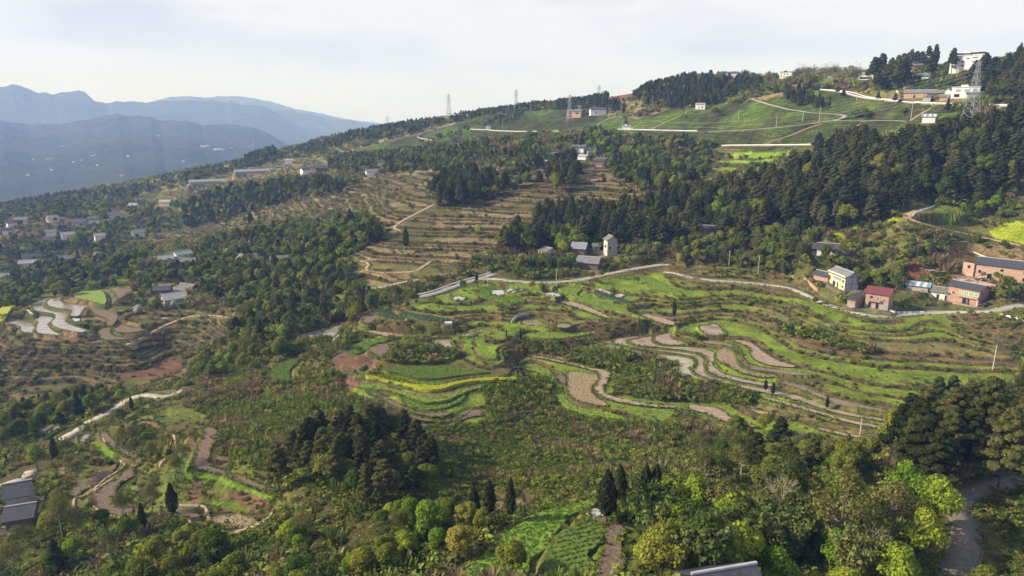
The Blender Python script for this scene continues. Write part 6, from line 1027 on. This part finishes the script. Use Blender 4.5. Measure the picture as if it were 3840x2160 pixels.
# ---------------- distant ranges ----------------
m_far, nt_, nn, ll, bs = nodes_mat('far_hill'); bs.inputs['Roughness'].default_value = 1; bs.inputs['Specular IOR Level'].default_value = 0
c1, h1 = noise(nt_, .004, 9, .72, None, .35, .7, (.022, .03, .022, 1), (.06, .065, .042, 1)); ll.new(c1, bs.inputs['Base Color'])
def fbm(x, y, s, seed, oc=5, g_=.5):
    a_ = 1; v = 0; tt = 0; x, y = x * .82 + y * .57, y * .82 - x * .57
    for o_ in range(oc): v = v + (1 - np.abs(vnoise(x, y, s, seed + o_) * 2 - 1)) * a_; tt += a_; a_ *= g_; s *= .5
    return v / tt
def rangehill(name, label, crest, Rc, Rn, zf, Rb, rough, seed, na=420, nr=90):
    c_ = np.array(crest, float); az, tn = ray(c_[:, 0], c_[:, 1]); A = np.linspace(az[0], az[-1], na); TN = np.interp(A, az, tn); U = np.linspace(0, 1, nr)
    Rr = Rn + (Rb - Rn) * U; uc = (Rc - Rn) / (Rb - Rn); X = np.sin(A)[:, None] * Rr; Y = np.cos(A)[:, None] * Rr
    wob = (vnoise(X, Y, Rc * .12, seed + 9) - .5) * .12; uu = U[None] + wob * np.sin(np.pi * U)[None]; prof = np.where(uu < uc, np.clip(uu / uc, 0, 1) ** 1.25, 1 - ((uu - uc) / (1 - uc)).clip(0, 1) ** 1.5 * 1.2)
    Hc = (Rc * TN)[:, None]; rid = fbm(X, Y, Rc * .16, seed) - .62; env = np.sin(np.clip(uu / uc, 0, 1) * math.pi) ** .7 * (uu < uc) + .06
    Zz = zf + (Hc - zf) * prof + rid * rough * env + (fbm(X, Y, Rc * .03, seed + 40, 4) - .6) * rough * .3 * np.clip(prof, 0, 1) + (fbm(X, Y, Rc * .007, seed + 70, 2) - .5) * Rc * .0022 * np.clip(prof, 0, 1)
    i_, j_ = np.meshgrid(np.arange(na - 1), np.arange(nr - 1), indexing='ij'); v_ = (i_ * nr + j_).ravel(); me = new_mesh(name, np.stack([X, Y, Zz], -1).reshape(-1, 3), np.stack([v_, v_ + nr, v_ + nr + 1, v_ + 1], -1)[:, ::-1], 4, [m_far], True)
    if me.polygons[50].normal.z < 0: me.flip_normals()
    return add_obj(name, me, kind='structure', label=label, category='hills')
rangehill('hills', 'nearest hazy blue hillside across the valley with scattered villages', [(-1900,470),(-1200,455),(-500,440),(-200,440),(0,448),(50,462),(110,472),(220,468),(330,452),(440,430),(480,440),(560,438),(600,455),(660,453),(700,452),(760,470),(850,468),(950,480),(1010,505),(1100,555),(1200,600),(1300,640)], 6300, 2000, -330, 7600, 110, 3, 1500, 190)
rangehill('mountain', 'second hazy blue mountain ridge with a flat-topped summit', [(-1900,420),(-1200,395),(-700,380),(-300,350),(0,328),(45,318),(80,325),(140,350),(170,348),(200,352),(230,343),(315,345),(335,362),(355,380),(400,388),(430,382),(550,385),(580,380),(630,382),(660,380),(700,379),(800,378),(845,388),(865,381),(900,392),(955,394),(1010,408),(1080,448),(1160,495),(1250,540),(1400,600)], 9500, 7000, -330, 11500, 120, 5, 1300, 140)
rangehill('mountain', 'faint far mountain ridge behind the second one', [(500,400),(560,385),(640,366),(700,363),(770,366),(850,362),(950,366),(1010,382),(1110,412),(1200,425),(1290,450),(1450,470),(1700,500)], 13000, 10500, -330, 15500, 200, 8)
rangehill('mountain', 'pale low ridge right of the flat-topped mountain', [(980,430),(1040,416),(1090,418),(1160,430),(1250,451),(1330,456),(1450,475),(1700,520)], 10500, 8800, -330, 12000, 260, 12, 300, 60)
vf = MB(); vf.poly([(-20000, 1500, -345), (11500, 1500, -345), (11500, 16000, -345), (-20000, 16000, -345)]); vo = vf.build('valley_floor', m_far, None, kind='structure', label='hazy valley floor', category='valley')
# village houses on the far hillside
VF = [(750,550),(765,549),(800,562),(812,561),(822,563),(865,556),(175,598),(190,596),(188,640),(98,660),(340,588),(352,586),(270,610),(300,604),(475,588),(360,622),(450,662),(682,608),(590,510),(230,550),(120,600),(905,415)]
scene_dg = bpy.context.evaluated_depsgraph_get()
for k, (x_, y_) in enumerate(VF):
    az, tn = ray(x_, y_); d_ = Vector((math.sin(float(az)), math.cos(float(az)), float(tn))).normalized(); ob = bpy.data.objects['hills']; ok_, lc, nn_, ix = ob.ray_cast(Vector((0, 0, 0)), d_, depsgraph=scene_dg)
    if not ok_: continue
    big = k < 5; W = 26 if big else 10
    root = add_obj('village_house', None, None, (lc.x, lc.y, lc.z - 1), label='tiny pale house on the hazy blue hillside across the valley', category='house', group='tiny houses on the hazy hillside'); root.rotation_euler = (0, 0, random.uniform(-.4, .4))
    MB().box(0, W, 0, 9, -3, 6).build('wall', 'cream', root); MB().slab([(-1, -1, 6), (W + 1, -1, 6), (W + 1, 4.5, 8.5), (-1, 4.5, 8.5)], .4).slab([(W + 1, 10, 6), (-1, 10, 6), (-1, 4.5, 8.5), (W + 1, 4.5, 8.5)], .4).build('roof', 'lighttile', root)
# ---------------- air ----------------
hz = MB().box(-21000, 12000, -400, 16500, -420, 760); m = bpy.data.materials.new('haze'); m.use_nodes = True; nt = m.node_tree; nt.nodes.clear(); o_ = nt.nodes.new('ShaderNodeOutputMaterial'); pv = nt.nodes.new('ShaderNodeVolumePrincipled')
pv.inputs['Color'].default_value = (.33, .50, 1.0, 1); pv.inputs['Absorption Color'].default_value = (1, 1, 1, 1); pv.inputs['Density'].default_value = .00014; pv.inputs['Anisotropy'].default_value = 0; nt.links.new(pv.outputs[0], o_.inputs['Volume'])
hz.build('haze', m, None, kind='stuff', label='thin blue haze filling the valley air', category='haze')
# ---------------- small things ----------------
def at_px(px, up=0): p_ = hit(px[0], px[1], Z); return (p_[0], p_[1], p_[2] + up)
def car():
    root = add_obj('parked_car', None, None, at_px(b(1900,1430)), label='dark blue-green car parked beside the green-windowed brick house', category='car'); root.rotation_euler = (0, 0, R(10)); simple('car_paint', (.03, .05, .06), .2, .1, 1, 0, .3, .6); simple('tyre', (.02, .02, .02), .8)
    bm = bmesh.new(); prof = [(-2.2,.35),(-2.25,.85),(-1.9,1.0),(-1.35,1.1),(-.85,1.6),(1.3,1.62),(1.9,1.1),(2.15,1.0),(2.2,.35)]
    l_ = [[bm.verts.new((x, y_ * (.86 if z > 1.3 else 1), z)) for x, z in prof] for y_ in (-.88, .88)]; n = len(prof)
    bm.faces.new(l_[0]); bm.faces.new(l_[1][::-1])
    for i in range(n): bm.faces.new((l_[0][i], l_[0][(i + 1) % n], l_[1][(i + 1) % n], l_[1][i]))
    bmesh.ops.recalc_face_normals(bm, faces=bm.faces[:]); bmesh.ops.bevel(bm, geom=bm.edges[:], offset=.06, segments=1, affect='EDGES'); me = bpy.data.meshes.new('body'); bm.to_mesh(me); bm.free(); me.materials.append(MAT['car_paint']); add_obj('body', me, root)
    for y_ in (-1, 1): MB().slab([(-.75, y_ * .80, 1.5), (1.2, y_ * .80, 1.5), (1.2, y_ * .9, 1.49), (-.75, y_ * .9, 1.49)], .36).build('side_window', 'dark', root)
    for x in (-1.4, 1.4):
        for y_ in (-.85, .85): MB().tube((x, y_ - .1, .34), (x, y_ + .1, .34), .34, .34, 14).build('wheel', 'tyre', root)
    for y_ in (-.6, .6): MB().box(-2.3, -2.22, y_ - .15, y_ + .15, .7, .85).build('headlight', 'glass', root)
car()
def moto(px, lb, an):
    root = add_obj('motorcycle', None, None, at_px(px, .1), label=lb, category='motorcycle'); root.rotation_euler = (0, 0, an)
    for x in (-.62, .62): MB().tube((x, -.05, .3), (x, .05, .3), .3, .3, 12).build('wheel', 'tyre', root)
    MB().box(-.3, .3, -.12, .12, .35, .65).tube((.3, 0, .6), (.62, 0, .3), .04, .04, 5).tube((.3, 0, .6), (.42, 0, 1.0), .035, .035, 5).tube((-.3, 0, .5), (-.62, 0, .3), .04, .04, 5).build('frame', 'steel', root); MB().box(-.6, .1, -.13, .13, .7, .82).build('seat', 'dark', root); MB().tube((.42, -.35, 1.0), (.42, .35, 1.0), .025, .025, 5).build('handlebar', 'steel', root)
moto(b(1545,1395), 'motorcycle parked before the green-windowed brick house', .3); moto(a(345,440), 'motorcycle at the door of the yellow farmhouse', .9); moto(b(1095,1330), 'motorcycle under cover at the whitewashed wing', .1)
def heap(name, px, n, L_, mat, lb, cat, spread=2.5):
    o = at_px(px); m_ = MB(); r = random.Random(int(px[0]))
    for _ in range(n):
        x, y, z = r.uniform(-spread, spread), r.uniform(-spread * .6, spread * .6), r.uniform(.05, .5); a_ = r.uniform(-.7, .7); l_ = L_ * r.uniform(.5, 1); w_ = .12
        dx, dy = math.cos(a_) * l_ / 2, math.sin(a_) * l_ / 2; ox, oy = -math.sin(a_) * w_, math.cos(a_) * w_; zz = r.uniform(-.25, .25)
        m_.slab([(x - dx - ox, y - dy - oy, z - zz), (x + dx - ox, y + dy - oy, z + zz), (x + dx + ox, y + dy + oy, z + zz), (x - dx + ox, y - dy + oy, z - zz)], .1)
    ob = m_.build(name, mat, None, label=lb, category=cat, kind='stuff'); ob.location = o
simple('plank', (.45, .34, .22), .9, .3, 2); simple('pale_debris', (.55, .52, .48), .9, .3, 2)
heap('timber_rubble', b(900,640), 34, 3.4, 'plank', 'grey and brown beams strewn at the foot of the red slope', 'rubble', 5); heap('timber_rubble', b(1030,790), 34, 3.2, 'pale_debris', 'pale boards and sheets scattered left of the brick building', 'rubble', 4.5); heap('plank_pile', b(1430,275), 18, 3.6, 'plank', 'yellow planks piled near the dirt road', 'planks', 1.8)
heap('rubble', b(1750,940), 40, 1.4, 'pale_debris', 'broken grey masonry before the long brick building', 'rubble', 4); heap('rubble', b(2300,1300), 30, 1.8, 'pale_debris', 'pale debris right of the green-windowed house', 'rubble', 3); heap('timber_rubble', b(2440,1080), 5, 5, 'pale_debris', 'long pale sheets leaning on the pile at the right edge', 'rubble', 1.5)
def low_wall(pl, h_, wd, mat, lb, name='low_wall'):
    c3 = smooth([hit(x, y, Z) for x, y in pl], False, 1.2); V, F = ribbon(c3 - c3[0], wd, h_ + .6, 0, h_); add_obj(name, new_mesh(name, V, F, 4, [MAT[mat]]), None, tuple(c3[0]), label=lb, category='wall')
low_wall([a(1150,835), a(1220,862), a(1300,868), a(1500,866), a(1710,856)], .8, .25, 'bluesheet', 'low blue and white barrier along the road by the maroon-roofed house')
low_wall([b(1680,460), b(1800,510), b(1920,555), b(2110,600)], .35, .4, 'pale_debris', 'long pale pipe lying on the red earth slope', 'pipe')
low_wall([b(1215,925), b(1400,950), b(1700,985), b(2080,1070)], .7, 1.2, 'brick', 'stacked red bricks in a long low row below the brick building', 'brick_stack')
low_wall([t(2,1,915,655), t(2,1,960,700), t(2,1,1020,750)], 1.2, .3, 'brick', 'curved brick garden wall left of the yellow farmhouse', 'garden_wall')
low_wall([f(645,665), f(800,660), f(975,655)], 1.2, .6, 'conc_post', 'pale retaining wall in the meadow below the white gabled ridge house', 'retaining_wall')
low_wall([t(1,0,1440,1205), t(1,0,1540,1215), t(1,0,1640,1218)], 1.5, .6, 'rail', 'white terrace wall in front of the orange walled hamlet house', 'terrace_wall')
low_wall([t(1,1,1285,990), t(1,1,1330,945), t(1,1,1390,930), t(1,1,1420,935)], 1.0, .5, 'block', 'curved stone wall round the olive pond', 'stone_wall')
low_wall([t(2,1,2415,925), t(2,1,2500,945), t(2,1,2600,975)], .3, 2.2, 'rail', 'pale concrete slab path at the right edge below the road', 'slab_path')
def tomb():
    o = at_px(f(820,625)); m_ = MB(); pts = [(2.2 * math.cos(math.pi * k / 12), 0, 2.6 * math.sin(math.pi * k / 12)) for k in range(13)]; m_.poly(pts); m_.poly([(x, 2.5, z) for x, y, z in pts][::-1])
    for k in range(12): m_.poly([pts[k], pts[k + 1], (pts[k + 1][0], 2.5, pts[k + 1][2]), (pts[k][0], 2.5, pts[k][2])])
    ob = m_.build('tomb', 'white', None, label='white round-topped tomb in the meadow below the ridge houses', category='tomb'); ob.location = o
tomb()
